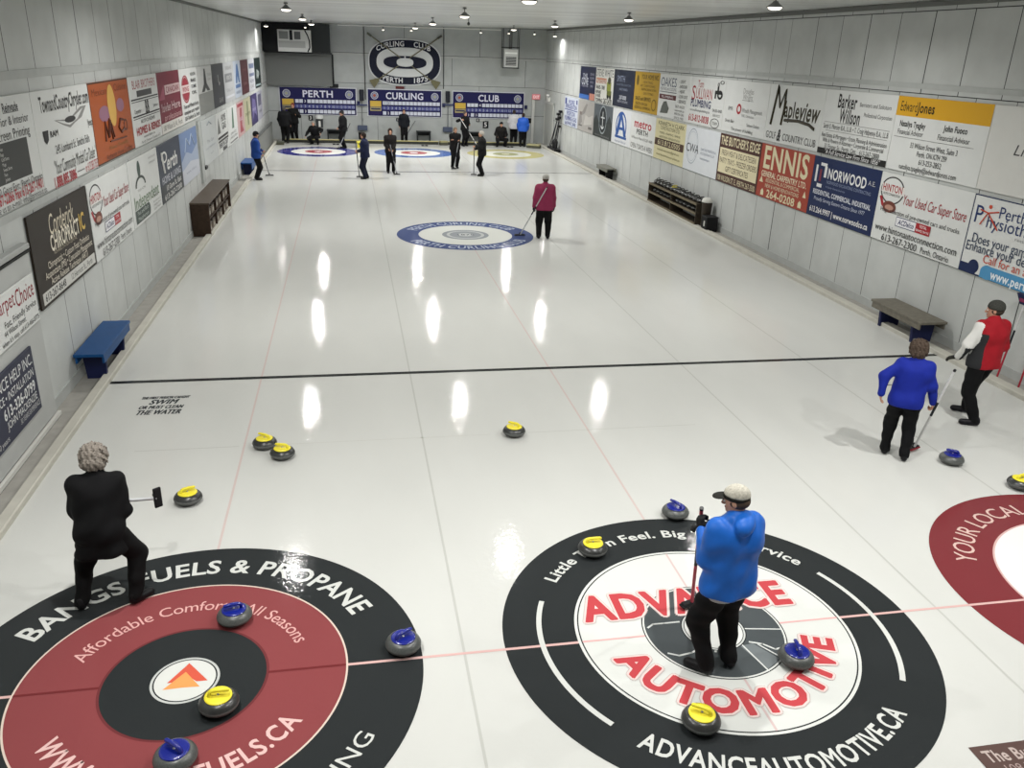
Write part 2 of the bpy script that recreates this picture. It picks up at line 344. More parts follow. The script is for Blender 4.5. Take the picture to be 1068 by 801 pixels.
sign('R', Y1[1], Y1[2], *r1, '#dcdcd6', [(T, .5, .86, .2, 'STEVE WHITE', '#55575c', .94), (R, .05, .66, .62, .71, '#d08a6c'), (L, .05, .6, .09, 'AUTOMOTIVE', '#c0663e', .58, 'b'), (L, .05, .44, .1, 'BRAKES - TIRES', '#333', .5, 'b'), (L, .05, .3, .09, 'REPAIRS', '#333', .3, 'b'), (L, .05, .19, .09, '24 HOUR', '#333', .28, 'b'), (L, .04, .06, .1, 'TOWING', '#222', .44, 'b'), (L, .52, .07, .14, '267-2470', '#222', .44, 'b'), (R, .66, .36, .88, .62, '#8e9440'), (E, .78, .66, .08, .1, '#4c4a38'), (R, .68, .2, .92, .37, '#6a7034'), (E, .74, .2, .05, .06, '#222'), (E, .87, .2, .05, .06, '#222')], 'white sign with small green truck picture, upper right-wall row between two navy signs')
sign('R', Y1[2], Y1[3], *r1, '#202638', [(L, .15, .76, .16, 'SMITH', '#8c95aa', .4), (T, .5, .6, .05, 'BARRISTERS SOLICITORS', '#6d7688', .7), (T, .5, .48, .06, 'NOTARIES', '#8a92a3', .4), (T, .5, .26, .1, '267-0000', '#c6c9d0', .34, 'b'), (T, .5, .15, .06, 'PERTH ONTARIO', '#b0b4be', .5)], 'plain dark navy sign with faint pale lettering, upper row on right wall beside yellow sign')
sign('R', Y1[3], Y1[4], *r1, '#b08e2c', [(T, .62, .88, .11, 'YOUR HOME INC.', '#5c4a1c', .68, 'b'), (T, .55, .75, .06, 'HEATING', '#57481f', .4), (T, .55, .66, .06, 'AIR CONDITIONING', '#57481f', .6), (T, .6, .57, .06, 'REFRIGERATION', '#57481f', .6), (T, .6, .47, .06, 'GAS FITTING', '#57481f', .4), (T, .4, .33, .09, 'SALES and SERVICE', '#4f4218', .64, 'b'), (T, .35, .2, .07, 'PERTH ON 264', '#4f4218', .5), (T, .4, .1, .07, 'RESIDENTIAL COMMERCIAL', '#4f4218', .66), (E, .13, .78, .05, .13, '#6b5a24'), (E, .85, .22, .09, .14, '#6b5a24', .8)], 'mustard yellow sign with dark lettering, upper row on right wall')
sign('R', Y1[4], Y1[5], *r1, W_, [(L, .04, .82, .2, 'OAKES', '#3c4660', .54), (L, .04, .66, .07, 'HEATING and COOLING', '#667', .55), (R, .03, .58, .6, .595, '#445'), (R, .03, .42, .6, .53, '#5c2a2e'), (T, .31, .475, .05, 'PLUMBING', '#ddd', .4), (P, [(.1, .08), (.36, .1), (.4, .22), (.34, .3), (.3, .38), (.2, .36), (.14, .24)], '#5e625c')]+[(L, .66, .86-.11*i, .07, t, '#333', w_) for i, (t, w_) in enumerate((('- LIGHT', .2), ('- INDOOR', .26), ('- HEAT', .2), ('- LOOK OUT', .3), ('- SERVICE', .26)))]+[(L, .6, .3-.085*i, .06, t, '#777', .3) for i, t in enumerate(('267-4620', 'www.oak.ca', 'PERTH ON', 'SINCE 1960'))], 'white sign with dark red bar and small grey stove picture, upper row on right wall')
sign('R', Y1[5], Y1[6], *r1, W_, [(T, .32, .86, .15, 'Tom', R_, .17), (L, .07, .66, .3, 'S', R_, .12), (L, .2, .66, .22, 'ULLIVAN', R_, .48), (L, .07, .45, .15, 'PLUMBING', '#2a2f5a', .6, 'b'), (L, .07, .3, .05, 'tomsullivanplumbing.ca', '#444', .58), (L, .05, .13, .14, '613-812-0038', R_, .6, 'b'), (L, .72, .36, .06, 'SALES AND', '#555', .26), (L, .74, .26, .05, 'SERVICE', '#777', .2), (E, .82, .1, .12, .1, '#444', .88), (T, .82, .1, .06, 'TEAM', '#555', .14), (R, .74, .6, .78, .72, K_), (R, .74, .69, .92, .76, K_), (E, .88, .68, .07, .09, K_, .5), (R, .8, .76, .84, .84, K_), (E, .82, .88, .025, .04, K_, .6), (E, .91, .93, .05, .035, K_, .7)], 'white sign with red serif name and black tap drawing, upper row on right wall')
sign('R', Y1[6], Y1[7], *r1, W_, [(T, .55, .82, .1, 'Douglas', '#8c8c8a', .24), (T, .55, .71, .1, 'Wright', '#8c8c8a', .22), (R, .43, .64, .68, .65, '#888'), (L, .12, .46, .07, 'BMR', '#555', .12), (E, .38, .47, .055, .1, R_, .55), (L, .46, .46, .08, 'Wealth Management', '#888', .44), (L, .46, .36, .05, 'RBC Dominion', '#999', .28), (L, .08, .22, .06, 'Derek Blair', '#555', .22), (L, .6, .2, .06, 'Suzanne Graham', '#666', .28), (T, .5, .08, .06, 'The power of building', '#666', .5)], 'white sign with faint grey text and one red ring, upper row on right wall')
sign('R', Y1[7], Y1[8], *r1, W_, [('S', [(.1, .3), (.17, .98), (.24, .62), (.32, .92), (.33, .5)], .035, '#35301f'), (L, .33, .6, .26, 'aple', '#35301f', .28, 'b'), (L, .6, .6, .3, 'view', '#35301f', .34, 'bi'), ('S', [(.3, .32), (.34, .74)], .03, '#35301f'), ('S', [(.36, .41), (.6, .43), (.8, .4), (.9, .34)], .035, '#35301f'), (L, .03, .12, .12, 'GOLF', '#444', .2), (L, .25, .14, .2, '&', '#222', .07, 'bi'), (L, .36, .12, .12, 'COUNTRY CLUB', '#444', .6)], 'white sign with rough brush lettering and underline, upper row on right wall')
sign('R', Y1[8], Y1[9], *r1, W_, [(L, .2, .84, .2, 'Barker', K_, .28, 'b'), (L, .26, .62, .2, 'Willson', K_, .3, 'b'), (L, .52, .82, .06, 'Barristers and Solicitors', '#444', .42), (L, .6, .68, .06, 'Professional Corporation', '#444', .37), (R, .04, .5, .97, .505, '#555'), (T, .5, .44, .075, 'Sarah S. Mercier B.A., LL.B. • T. Craig Halpenny B.A., LL.B', '#333', .93), (R, .08, .37, .96, .375, '#555'), (T, .5, .3, .065, 'Real Estate & Mortgages • Estate Planning & Administration', '#333', .94), (T, .5, .22, .065, 'Wills & Powers of Attorney • Corporate & Commercial', '#333', .88), (T, .5, .13, .07, '31 Foster St., Perth, Ont.   613-267-2800', '#333', .8), (R, 0, 0, 1, .09, '#1c1c1c'), (T, .52, .045, .07, '"A Full Service Law Firm Since 1856"', '#ddd', .8, 'i')], 'white sign with black foot strip and condensed heading, upper row on right wall')
sign('R', Y1[9], Y1[10], *r1, W_, [(R, 0, .74, 1, 1, '#d09e24'), (L, .04, .87, .13, 'Edward', '#2b2512', .2), (L, .245, .87, .13, 'Jones', '#2b2512', .19, 'b'), (L, .07, .64, .075, 'Nataliya Tyagley', K_, .3, 'b'), (L, .06, .53, .07, 'Financial Advisor', '#444', .3), (L, .57, .65, .075, 'John Fuoco', K_, .24, 'b'), (L, .52, .53, .07, 'Financial Advisor', '#444', .33), (R, .03, .455, .9, .46, '#666'), (T, .5, .37, .07, '33 Wilson Street West, Suite 3', '#333', .52), (T, .5, .27, .07, 'Perth, ON K7H 2S9', '#333', .33), (T, .5, .17, .07, '613-253-2852', '#333', .25), (T, .48, .07, .07, 'nataliya.tyagley@edwardjones.com', '#333', .64)], 'white sign with a yellow band across its top, upper row on right wall')
sign('R', Y1[10], Y1[11], *r1, '#d0d0cc', [(P, [(.33, .6), (.37, .6), (.38, .68)], '#2d5a48'), (L, .24, .52, .12, 'Life Insurance', '#444', .7, 'i')], 'mostly blank white sign cut off by the right edge, upper row on right wall')
Y2 = [35.4, 32.85, 30.2, 27.52, 25.2, 22.55, 19.82, 17.25, 14.7, 12.12, 9.56, 6.92, 4.35]
bl = '#46508c'
sign('R', Y2[0], Y2[1], *r2, '#c3c9d6', [(T, .52, .84, .14, 'MORE', bl, .44, 'b'), (T, .5, .68, .14, 'REFRIGERATION', bl, .84, 'b'), (R, .03, .55, .97, .58, bl), (T, .5, .44, .15, 'MORTON', bl, .6, 'b'), (T, .5, .27, .14, 'PLUMBING & GAS', bl, .84, 'b'), (T, .5, .1, .12, 'and HVAC 24HR', bl, .8, 'b'), (R, .04, .75, .16, .95, bl), (R, .86, .8, .94, .94, bl)], 'pale sign with blocky blue lettering, farthest in lower row on right wall')
sign('R', Y2[1], Y2[2], *r2, '#a9a6a2', [(P, [(.05, .1), (.3, .3), (.25, .5), (.45, .6), (.6, .9), (.5, .92), (.3, .66), (.1, .5)], '#8e8b88'), (P, [(.4, .2), (.9, .3), (.95, .6), (.7, .5), (.5, .55)], '#bdbab5'), (R, .1, .15, .3, .2, '#6b6866'), (R, .7, .12, .92, .2, '#77736f'), (R, .12, .52, .25, .62, '#7b706d')], 'grey map-like sign in lower row on right wall beyond the round emblem sign')
sign('R', Y2[2], Y2[3], *r2, '#5d6469', [(P, [(0, .0), (1, 0), (1, .45), (.85, .72), (.7, .5), (.5, .62), (.3, .45), (.15, .68), (0, .5)], '#3a3f3e'), (E, .5, .55, .19, .42, '#2f3436'), (E, .5, .55, .2, .43, '#9aa2a5', .9), (R, .485, .28, .515, .8, '#ccd0d0'), (R, .4, .6, .6, .64, '#ccd0d0'), (P, [(.4, .38), (.44, .3), (.5, .26), (.56, .3), (.6, .38), (.5, .32)], '#ccd0d0'), (T, .5, .06, .04, 'PERTH BREWING', '#888', .8)], 'dark grey mountain picture sign with round anchor emblem, lower row on right wall')
AH = '#2f5597'
sign('R', Y2[3], Y2[4], *r2, '#d4d6d8', [(E, .5, .5, .29, .44, AH, .84), (R, .15, 0, .85, .2, '#d4d6d8'), (P, [(.22, .26), (.4, .88), (.52, .9), (.8, .26), (.66, .26), (.6, .42), (.42, .42), (.36, .26)], AH), (P, [(.44, .5), (.58, .5), (.5, .72)], '#d4d6d8'), (R, .2, .18, .82, .25, AH), (T, .5, .09, .06, 'Algonquin Hills Ltd', '#7782a0', .6)], 'white sign with tall blue arched logo, lower row on right wall')
sign('R', Y2[4], Y2[5], *r2, W_, [(T, .5, .74, .22, 'metro', '#b02c3a', .72, 'b'), (T, .5, .52, .13, 'PERTH', K_, .48, 'b'), (T, .5, .35, .07, 'A Place to Meet 613-267-4680', '#555', .86), (T, .5, .13, .13, 'OPEN 7 DAYS A WEEK', '#555', .9)], 'white sign with large red lowercase word, lower row on right wall')
br = '#4a3428'
sign('R', Y2[5], Y2[6], *r2, '#cfc8a0', [(T, .52, .9, .1, 'KENNETH H CLARK', '#4c4a38', .86), (T, .5, .79, .08, 'CONSTRUCTION LTD.', '#5a5844', .66), (T, .5, .67, .05, 'HOMES • FRAMING • BARNS', '#5a5844', .7), (T, .5, .57, .05, 'ADDITIONS • RENOVATIONS', '#5a5844', .7), (R, .02, .34, .98, .52, br), (T, .5, .43, .12, '613.812.0505', '#d6cfa8', .76), (T, .5, .25, .05, 'kenclarkconstruction@gmail.com', '#6a6040', .74), (T, .5, .13, .05, 'www.kenclarkconstruction.ca', '#6a6040', .8)], 'cream sign with a dark brown bar across it, lower row on right wall')
sign('R', Y2[6], Y2[7], *r2, '#d2d6da', [(E, .24, .56, .17, .4, '#8b98a6', .96), (E, .24, .56, .14, .34, '#aab4c0', .97), (T, .25, .52, .19, 'CWA', '#20242c', .38, ''), (L, .5, .55, .05, 'CHARTERED PROFESSIONAL', '#8d94a4', .44), (L, .5, .46, .05, 'ACCOUNTANTS LLP', '#8d94a4', .4), (L, .5, .35, .05, 'cwaccounting.ca', '#8d94a4', .28)], 'white sign with thin ringed emblem and three dark letters, lower row on right wall')
cr = '#d9d0ae'
sign('R', Y2[7], Y2[8], *r2, '#4a2c26', [(T, .5, .87, .17, "THE BUTCHER'S EDGE", cr, .94, 'b'), (R, .03, .2, .97, .72, cr), (T, .5, .62, .11, 'FRESH MEAT & DELICATESSEN', '#3e2a22', .84, ''), (T, .5, .46, .11, 'PARTY TRAYS - FREEZER ORDERS', '#3e2a22', .9, ''), (T, .5, .3, .11, 'GIFT CERTIFICATES', '#3e2a22', .56, ''), (T, .5, .09, .11, '108 WILSON ST. E., PERTH 267-3500', cr, .94)], 'brown and cream butcher shop sign, lower row on right wall next to red sign')
rd = '#9e4232'
sign('R', Y2[8], Y2[9], *r2, rd, [(T, .5, .76, .4, 'ENNIS', cr, .88, 'b'), (T, .5, .45, .1, 'GENERAL CARPENTRY LTD.', '#ddd4b8', .88, 'b'), (T, .5, .34, .07, 'RESIDENTIAL & COMMERCIAL', '#d9cfb0', .66), (T, .5, .24, .07, 'NEW & HOME RENOVATIONS', '#d9cfb0', .66), (T, .5, .1, .14, '264-0208', cr, .56, 'b'), (P, [(.04, .28), (.12, .28), (.08, .4)], cr), (P, [(.9, .24), (.96, .24), (.93, .36)], cr), (P, [(.1, .04), (.16, .04), (.16, .12), (.13, .17), (.1, .12)], cr), (P, [(.84, .04), (.9, .04), (.9, .12), (.87, .17), (.84, .12)], cr)], 'brick red sign with huge cream letters, lower row on right wall')
nv = '#17264e'
sign('R', Y2[9], Y2[10], *r2, nv, [(R, .05, .58, .08, .86, '#ddd'), (R, .12, .86, .22, .91, '#ddd'), (R, .19, .68, .23, .86, '#ddd'), (R, .1, .5, .18, .56, '#ddd'), (R, .12, .6, .15, .8, '#7c3040'), (L, .25, .76, .16, 'NORWOOD', '#e0e0e0', .58, 'b'), (L, .85, .78, .07, 'A.E.', '#bbb', .1), (L, .25, .62, .05, 'NORWOOD EXCAVATING CONTRACTING', '#8a94b0', .66), (L, .25, .54, .03, 'A Family Owned Business', '#8a94b0', .3), (T, .5, .42, .075, 'RESIDENTIAL, COMMERCIAL, INDUSTRIAL', '#d5d8e0', .88, 'b'), (T, .48, .31, .06, 'Proudly Serving Eastern Ontario Since 1977', '#c0c6d6', .78, 'i'), (T, .5, .12, .09, '613.264.9997 | www.norwoodco.ca', '#e0e0e0', .9, 'b')], 'navy blue sign with white letters and square bracket logo, lower row on right wall')
def hinton(red='#9a2630', K='#2d2d2d'):
    return [(E, .16, .76, .14, .2, K, .9), (P, [(.02, .64), (.06, .52), (.12, .45), (.15, .47), (.08, .56), (.05, .66)], red), (R, .03, .72, .3, .84, '#d8d6d2'), (T, .16, .79, .1, 'HINTON', red, .24, 'b'), (T, .16, .7, .035, 'AUTO CONNECTION', K, .2), (E, .16, .52, .08, .085, '#6c3a30'), (E, .16, .51, .05, .04, '#b08878'), (L, .3, .68, .14, 'Your Used Car Super Store', red, .67, 'i'), (T, .5, .47, .065, 'Huge selection of pre-owned cars and trucks', '#333', .88), (R, .27, .28, .66, .42, '#444c66'), (R, .275, .29, .5, .41, '#dcdce0'), (L, .3, .35, .07, 'ACDelco', '#28305a', .18, 'bi'), (R, .5, .28, .66, .42, '#a02830'), (T, .58, .38, .04, 'TOTAL', '#eee', .08), (T, .58, .32, .03, 'SERVICE CENTRE', '#eee', .14), (T, .5, .2, .1, 'www.hintonautoconnection.com', '#2a2a2a', .92), (L, .14, .07, .1, '613-267-2300', '#2a2a2a', .42), (L, .6, .07, .08, 'Perth, Ontario', '#2a2a2a', .3)]
sign('R', Y2[10], Y2[11], *r2, W_, hinton(), 'white used car sign with round red emblem, lower row on right wall above bench')
sign('R', Y2[11], Y2[12], *r2, W_, [(R, 0, 0, .16, .12, nv), (E, .13, .1, .05, .09, nv), (R, .2, 0, 1, .1, '#4e90bc'), (E, .26, .08, .06, .09, '#4e90bc'), (R, .25, .06, 1, .165, '#4e90bc'), (L, .03, .76, .22, 'P', '#2b3a66', .08), (L, .24, .84, .14, 'Perth', '#2b3a66', .24), (L, .15, .7, .15, 'hysiotherapy', '#2b3a66', .62), ('S', [(.1, .64), (.15, .8), (.2, .72), (.26, .62)], .012, '#c04a34'), ('S', [(.08, .82), (.15, .8), (.24, .84)], .012, '#c04a34'), (E, .16, .88, .015, .025, '#c04a34'), (L, .42, .58, .04, 'restoring movement', '#999', .4), (L, .06, .46, .12, 'Does your game need help?', '#2b3a55', .86), (L, .02, .35, .12, 'Enhance your delivery with us', '#2b3a55', .96), (L, .2, .24, .1, 'Call for an assessment', '#c04a34', .7), (L, .3, .08, .11, 'www.perthphysio.ca', '#e6eef4', .62, 'b')], 'white physiotherapy sign with blue foot band, nearest in lower row on right wall', edge=nv)

# left wall
l1 = (2.675, 3.915); l2 = (1.33, 2.52)
X1 = [3.86, 6.4, 8.93, 11.46, 13.98, 16.51, 19.07, 21.68, 24.22, 26.85, 28.98, 31.55, 34.05, 36.75]
sign('L', X1[0], X1[1], *l1, W_, [(T, .72, .9, .08, 'Reinvade', K_, .2, 'b'), (R, .62, .85, .82, .855, K_), (T, .68, .78, .08, 'Exterior & Interior', '#333', .5), (T, .7, .66, .09, 'Screen Printing', '#333', .44), (R, 0, .24, .86, .6, '#3c3d3c')]+[(L, x, .55-.045*i, .03, t, '#c9c9c5') for i, t in enumerate(('Hats', 'Bags', 'Golf Shirts', 'Mugs', 'Sweat Shirts', 'Pens', 'Jackets')) for x in (.1, .5)]+[(T, .68, .19, .07, '80 Gore East, Perth Ontario', '#333', .6), (T, .62, .12, .09, '613-267-2266 Fax 613-267-1401', R_, .72, 'b'), (T, .66, .04, .06, 'give us an e-mail: info@printout.ca', '#333', .7)], 'white sign with a dark grey list panel, nearest in upper row on left wall')
sign('L', X1[1], X1[2], *l1, W_, [(T, .55, .86, .15, 'TownandCountryChrysler.com', '#2c2c2c', .88, 'b'), (P, [(.3, .68), (.5, .66), (.62, .68), (.8, .76), (.92, .76), (.8, .64), (.66, .6), (.56, .56), (.46, .6)], '#8a8a88'), (P, [(.34, .67), (.5, .64), (.62, .66), (.84, .74), (.72, .64), (.56, .59), (.46, .62)], W_), (E, .58, .65, .1, .035, '#333'), (P, [(.09, .6), (.18, .6), (.17, .5), (.13, .46), (.1, .5)], '#222'), (L, .2, .55, .06, 'RAM', '#222', .14, 'b'), (L, .9, .56, .08, 'Jeep', '#444', .1), (L, .25, .38, .09, '245 Lombard St. Smiths Falls', '#333', .64), (L, .18, .2, .14, '"Your Community Minded Car Dealer"', '#4c4c48', .8, 'i'), (L, .14, .05, .11, '1.888.885.3086', R_, .4, 'b'), (R, .56, .055, .7, .065, '#555'), (L, .72, .06, .1, 'or 613.283.7555', R_, .27)], 'white dealership sign with a winged emblem, upper row on left wall beside orange sign')
sign('L', X1[2], X1[3], *l1, '#a04f22', [(L, .06, .88, .09, 'Mexican', '#6a2e14', .36), (L, .6, .9, .09, 'Cuisine', '#6a2e14', .34), (E, .3, .6, .13, .1, '#8d6478'), (E, .72, .66, .1, .09, '#8d6478'), (E, .5, .68, .1, .27, '#c9a050'), ('S', [(.24, .26), (.27, .5), (.32, .3), (.37, .52), (.42, .26)], .02, '#55281a'), ('S', [(.34, .3), (.4, .5), (.46, .28)], .018, '#55281a'), ('S', [(.74, .46), (.66, .48), (.6, .38), (.66, .3), (.74, .34)], .02, '#55281a'), (E, .8, .38, .05, .08, '#55281a', .7), ('S', [(.34, .24), (.78, .22)], .012, '#55281a'), (T, .55, .16, .05, 'Fine Foods', '#7e5a26', .5), (T, .55, .06, .07, 'Authentic Home Cooking', '#5c2a14', .7)], 'orange sign with a yellow oval and scrawled lettering, upper row on left wall', edge='#3c2a20')
sign('L', X1[3], X1[4], *l1, W_, [(T, .52, .88, .12, 'BLAIR BROTHERS', '#a04a50', .8), (R, .24, .7, .76, .79, '#444'), (R, .04, .66, .98, .68, K_), (R, .04, .63, .98, .64, K_), (L, .1, .5, .06, 'Carpenter', '#444', .22), (T, .54, .53, .2, 'BB', '#333', .14, 'b'), (L, .76, .52, .05, 'Joiner', '#777', .18), (R, .04, .42, .98, .44, K_), (R, .04, .39, .98, .4, K_), (T, .52, .34, .05, 'KITCHENS', '#555', .5), (T, .52, .21, .11, 'HOMES & RENOS', R_, .86, 'b'), (T, .5, .11, .04, 'www.blair.ca', '#555', .4), (T, .55, .04, .04, 'Perth Ontario Canada 613', '#777', .7)], 'white sign split by double black rules, upper row on left wall beside orange sign')
sign('L', X1[4], X1[5], *l1, '#742535', [(R, 0, 0, 1, .17, '#d4d2cc'), (T, .5, .085, .09, '100 Wilson St W., Perth', '#444', .9), (P, [(0, .55), (.25, .8), (.25, .55)], '#985060'), (R, .28, .62, .98, .78, '#c9b0b0'), (T, .63, .7, .1, 'CANADIAN', '#80303c', .6, 'b'), (L, .06, .42, .14, "You've Been", '#d8c4c4', .4), (L, .5, .42, .14, 'Here', '#d8c4c4', .42), (T, .55, .25, .1, 'professional', '#cfa8a8', .8)], 'dark red sign with white foot strip, upper row on left wall')
sign('L', X1[5], X1[6], *l1, W_, [(E, .28, .62, .21, .26, '#9c3440', .88), (E, .28, .62, .18, .22, '#9c3440'), (R, .06, .55, .5, .7, '#d8c6c4'), (T, .28, .62, .09, 'WING', '#9c3440', .34, 'b')]+[(L, .6, .88-.12*i, .06, t, '#444', .3, 'b') for i, t in enumerate(('ALIGN', 'BRAKES', 'TUNE', 'OIL'))]+[(L, .08, .3-.11*i, .07, t, '#444', .86, 'b') for i, t in enumerate(('Tires and Wheels Service', 'complete auto repairs', '555 Dufferin St, Perth'))], 'white sign with a large red round emblem, upper row on left wall')
sign('L', X1[6], X1[7], *l1, '#b9bab8', [(R, 0, 0, 1, .44, '#858783'), (P, [(.22, .46), (.4, .62), (.45, .94), (.54, .94), (.6, .62), (.8, .46), (.6, .46), (.5, .54), (.42, .46)], '#3d3f3e'), (T, .8, .8, .06, 'TOWER', '#888', .3), (T, .8, .7, .05, 'LAW', '#888', .2)], 'light grey sign with dark tower silhouette, upper row on left wall')
sign('L', X1[7], X1[8], *l1, '#3c3e40', [('S', [(.48, .74), (.5, .6), (.55, .5), (.6, .56)], .015, '#aaa'), (T, .62, .14, .1, 'Grill', '#8c8c8a', .36, 'b')], 'charcoal sign, upper row on left wall beyond the tower sign')
sign('L', X1[8], X1[9], *l1, '#b4b6b8', [(R, .1, .5, .8, .72, '#7f8184'), (T, .5, .86, .09, 'FOODLAND', '#888', .6), (T, .5, .61, .1, 'PERTH', '#c4c4c4', .5), (T, .5, .3, .08, 'CALL US', '#9a9ca0', .6), (R, .1, .1, .9, .16, '#c9cbd0')], 'pale grey sign with darker centre block, upper row on left wall')
sign('L', X1[9], X1[10], *l1, '#b6bfcc', [(P, [(.2, .4), (.4, .9), (.6, .92), (.8, .4), (.6, .4), (.5, .6), (.4, .4)], '#4a6a9c'), (R, .15, .26, .85, .36, '#5a76a4'), (T, .5, .14, .07, 'INSURANCE', '#7a86a0', .7)], 'pale blue sign with blue peaked logo, upper row on left wall')
sign('L', X1[10], X1[11], *l1, '#552a2e', [(T, .5, .3, .1, 'LAW', '#8f6a6a', .4), (T, .5, .7, .07, 'OFFICE', '#7b5454', .5)], 'maroon sign, upper row on left wall near far corner')
sign('L', X1[11], X1[12], *l1, '#bdbfc4', [(R, .15, .7, .9, .85, '#6c7690'), (R, .15, .45, .9, .55, '#6c7690'), (T, .5, .3, .1, 'HOME', '#55607c', .6), (T, .5, .14, .1, 'CARE', '#888', .6)], 'pale sign with two blue-grey bars, upper row on left wall near far corner')
sign('L', X1[12], X1[13], *l1, '#1d2b2a', [('S', [(.3, .3), (.4, .6), (.5, .3), (.6, .56), (.75, .4)], .02, '#9fa8a4'), (R, .1, .06, .9, .12, '#9aa')], 'very dark green sign, farthest in upper row on left wall')
sign('L', 5.55, 8.08, *l2, '#29221c', [(R, .04, .03, .98, .16, '#c9c9c4'), (L, .07, .095, .08, '613-267-8648', '#333', .34, 'b'), (L, .5, .095, .07, '12 Herriott St., Perth', '#555', .42), (L, .28, .8, .22, 'Corderick', '#d6cdb8', .42, 'i'), (L, .27, .6, .17, 'CHIROPRACT', '#e2dccb', .5, 'b'), (L, .78, .62, .2, 'IC', '#c9a850', .11, 'b'), (L, .3, .49, .04, 'REHABILITATION CENTRE', '#a89f8c', .4), (T, .55, .4, .075, 'Chiropractic • Custom Foot Orthotics', '#d9d2c2', .74), (T, .54, .31, .075, 'Acupuncture (IMS) • Concussion Management', '#d9d2c2', .84), (T, .52, .22, .07, 'Active Release Technique (ART)', '#d9d2c2', .66)], 'dark brown chiropractic sign with white foot strip, lower row on left wall', edge='#2a241f')
sign('L', 8.11, 10.62, *l2, W_, hinton(), 'white used car sign with round red emblem, lower row on left wall beside brown sign')
sign('L', 10.66, 13.17, *l2, W_, [(E, .32, .82, .05, .13, '#3a4a44'), (E, .33, .56, .17, .16, '#3c4440', .75), (R, .1, .38, .56, .56, W_), (T, .34, .51, .035, 'YOUR HOME', '#666', .26), (L, .06, .35, .2, 'Independent', '#5f7a5a', .86), (L, .7, .27, .06, 'Grocer', '#777', .18), (R, .06, .04, .5, .24, '#3e4a46'), (E, .5, .14, .05, .1, '#3e4a46'), (T, .3, .19, .06, 'Paul and Barb', '#bcc4be', .36), (T, .3, .1, .06, 'Macpherson', '#bcc4be', .36)]+[(L, .66, .9-.08*i, .03, t, '#999', .26) for i, t in enumerate(('FREE DELIVERY', 'OPEN DAILY'))]+[(L, .66, .18-.06*i, .03, t, '#888', .28) for i, t in enumerate(('80 Dufferin St', 'PERTH', 'ONTARIO'))], 'white sign with green lettering and dot emblem, lower row on left wall')
sign('L', 13.2, 15.68, *l2, '#363d4c', [('S', [(.14, .86), (.2, .5)], .03, '#dcdcd8'), (E, .25, .76, .12, .1, '#dcdcd8', .66), (L, .32, .64, .24, 'erth', '#dcdcd8', .5, 'bi'), (T, .5, .38, .12, 'HOME & LIVING', '#b9bcc4', .86, 'b'), (R, 0, 0, 1, .3, '#3a3e42'), (T, .55, .22, .09, '10 Gore St. East', '#c9c9c6', .7, 'b'), (T, .5, .08, .09, '613-267-7200', '#c9c9c6', .8, 'b')], 'slate blue sign with white script word, lower row on left wall')
sign('L', 15.7, 18.1, *l2, '#9aa6bc', [(P, [(0, .45), (.3, .6), (.6, .5), (1, .66), (1, 1), (0, 1)], '#6d82a8'), ('S', [(.2, .6), (.35, .86), (.5, .7), (.65, .9), (.8, .66)], .015, '#a8b6ca'), (P, [(0, 0), (1, 0), (1, .3), (.5, .38), (0, .28)], '#b9bdc6'), (T, .5, .2, .06, 'www.rink.ca', '#8d94a4', .6)], 'faded blue picture sign, lower row on left wall beside slate sign')
sign('L', 19.0, 21.62, 1.34, 2.54, '#c4c8c8', [('S', [(.35, .86), (.5, .92), (.65, .84)], .015, '#8a9298'), (T, .5, .5, .07, 'The Spa', '#979ca4', .5), (T, .5, .36, .05, 'and Wellness', '#a0a4ac', .7), (T, .55, .2, .04, '613', '#a0a4ac', .2)], 'near-blank pale sign, lower row on left wall right after the pillar')
sign('L', 21.66, 24.2, *l2, W_, [(P, [(.08, .5), (.2, .9), (.32, .5)], '#6a6c6a'), (T, .65, .84, .16, 'HOME', '#444', .4, 'b'), (T, .65, .64, .16, 'GAS', '#444', .36, 'b'), (R, .06, .36, .96, .42, '#333'), (R, .06, .28, .96, .33, '#333'), (T, .5, .2, .11, 'PERTH 267', '#444', .8, 'b'), (T, .6, .07, .1, '0000', '#444', .4, 'b')], 'white sign with two thick black bars, lower row on left wall')
sign('L', 24.25, 26.8, *l2, W_, [(P, [(.4, .4), (.5, .95), (.62, .95), (.6, .4)], '#5e7a68'), (T, .5, .28, .06, 'SPRUCE', '#555', .6), (T, .5, .18, .06, 'LANDSCAPING', '#777', .8), (R, .1, .04, .9, .08, '#777')], 'white sign with one tall green shape, lower row on left wall')
sign('L', 26.85, 29.0, *l2, '#c4a4a4', [(R, .1, .86, .9, .95, '#a44850'), (P, [(.3, .1), (.4, .82), (.7, .82), (.6, .3), (.8, .1)], '#a85860'), (T, .5, .5, .1, 'KIDS', '#dcd', .4)], 'pink and red sign, lower row on left wall')
sign('L', 29.05, 31.5, *l2, '#bfbc9e', [(R, .4, .15, .6, .9, '#8d9474'), (T, .5, .5, .1, 'FARM', '#6a6a50', .7)], 'cream green sign, lower row on left wall near far corner')
sign('L', 31.55, 34.1, *l2, '#3d3760', [(P, [(.1, .1), (.5, .4), (.9, .2), (.7, .8), (.3, .9)], '#6c648e'), (T, .5, .5, .1, 'WINE', '#aaa6c4', .6)], 'dark purple sign, lower row on left wall near far corner')
sign('L', 34.15, 36.5, *l2, '#9c9da8', [(R, .2, .5, .8, .9, '#5c5c70'), (T, .5, .3, .1, 'TAXI', '#444', .6)], 'grey sign with dark block, farthest in lower row on left wall')
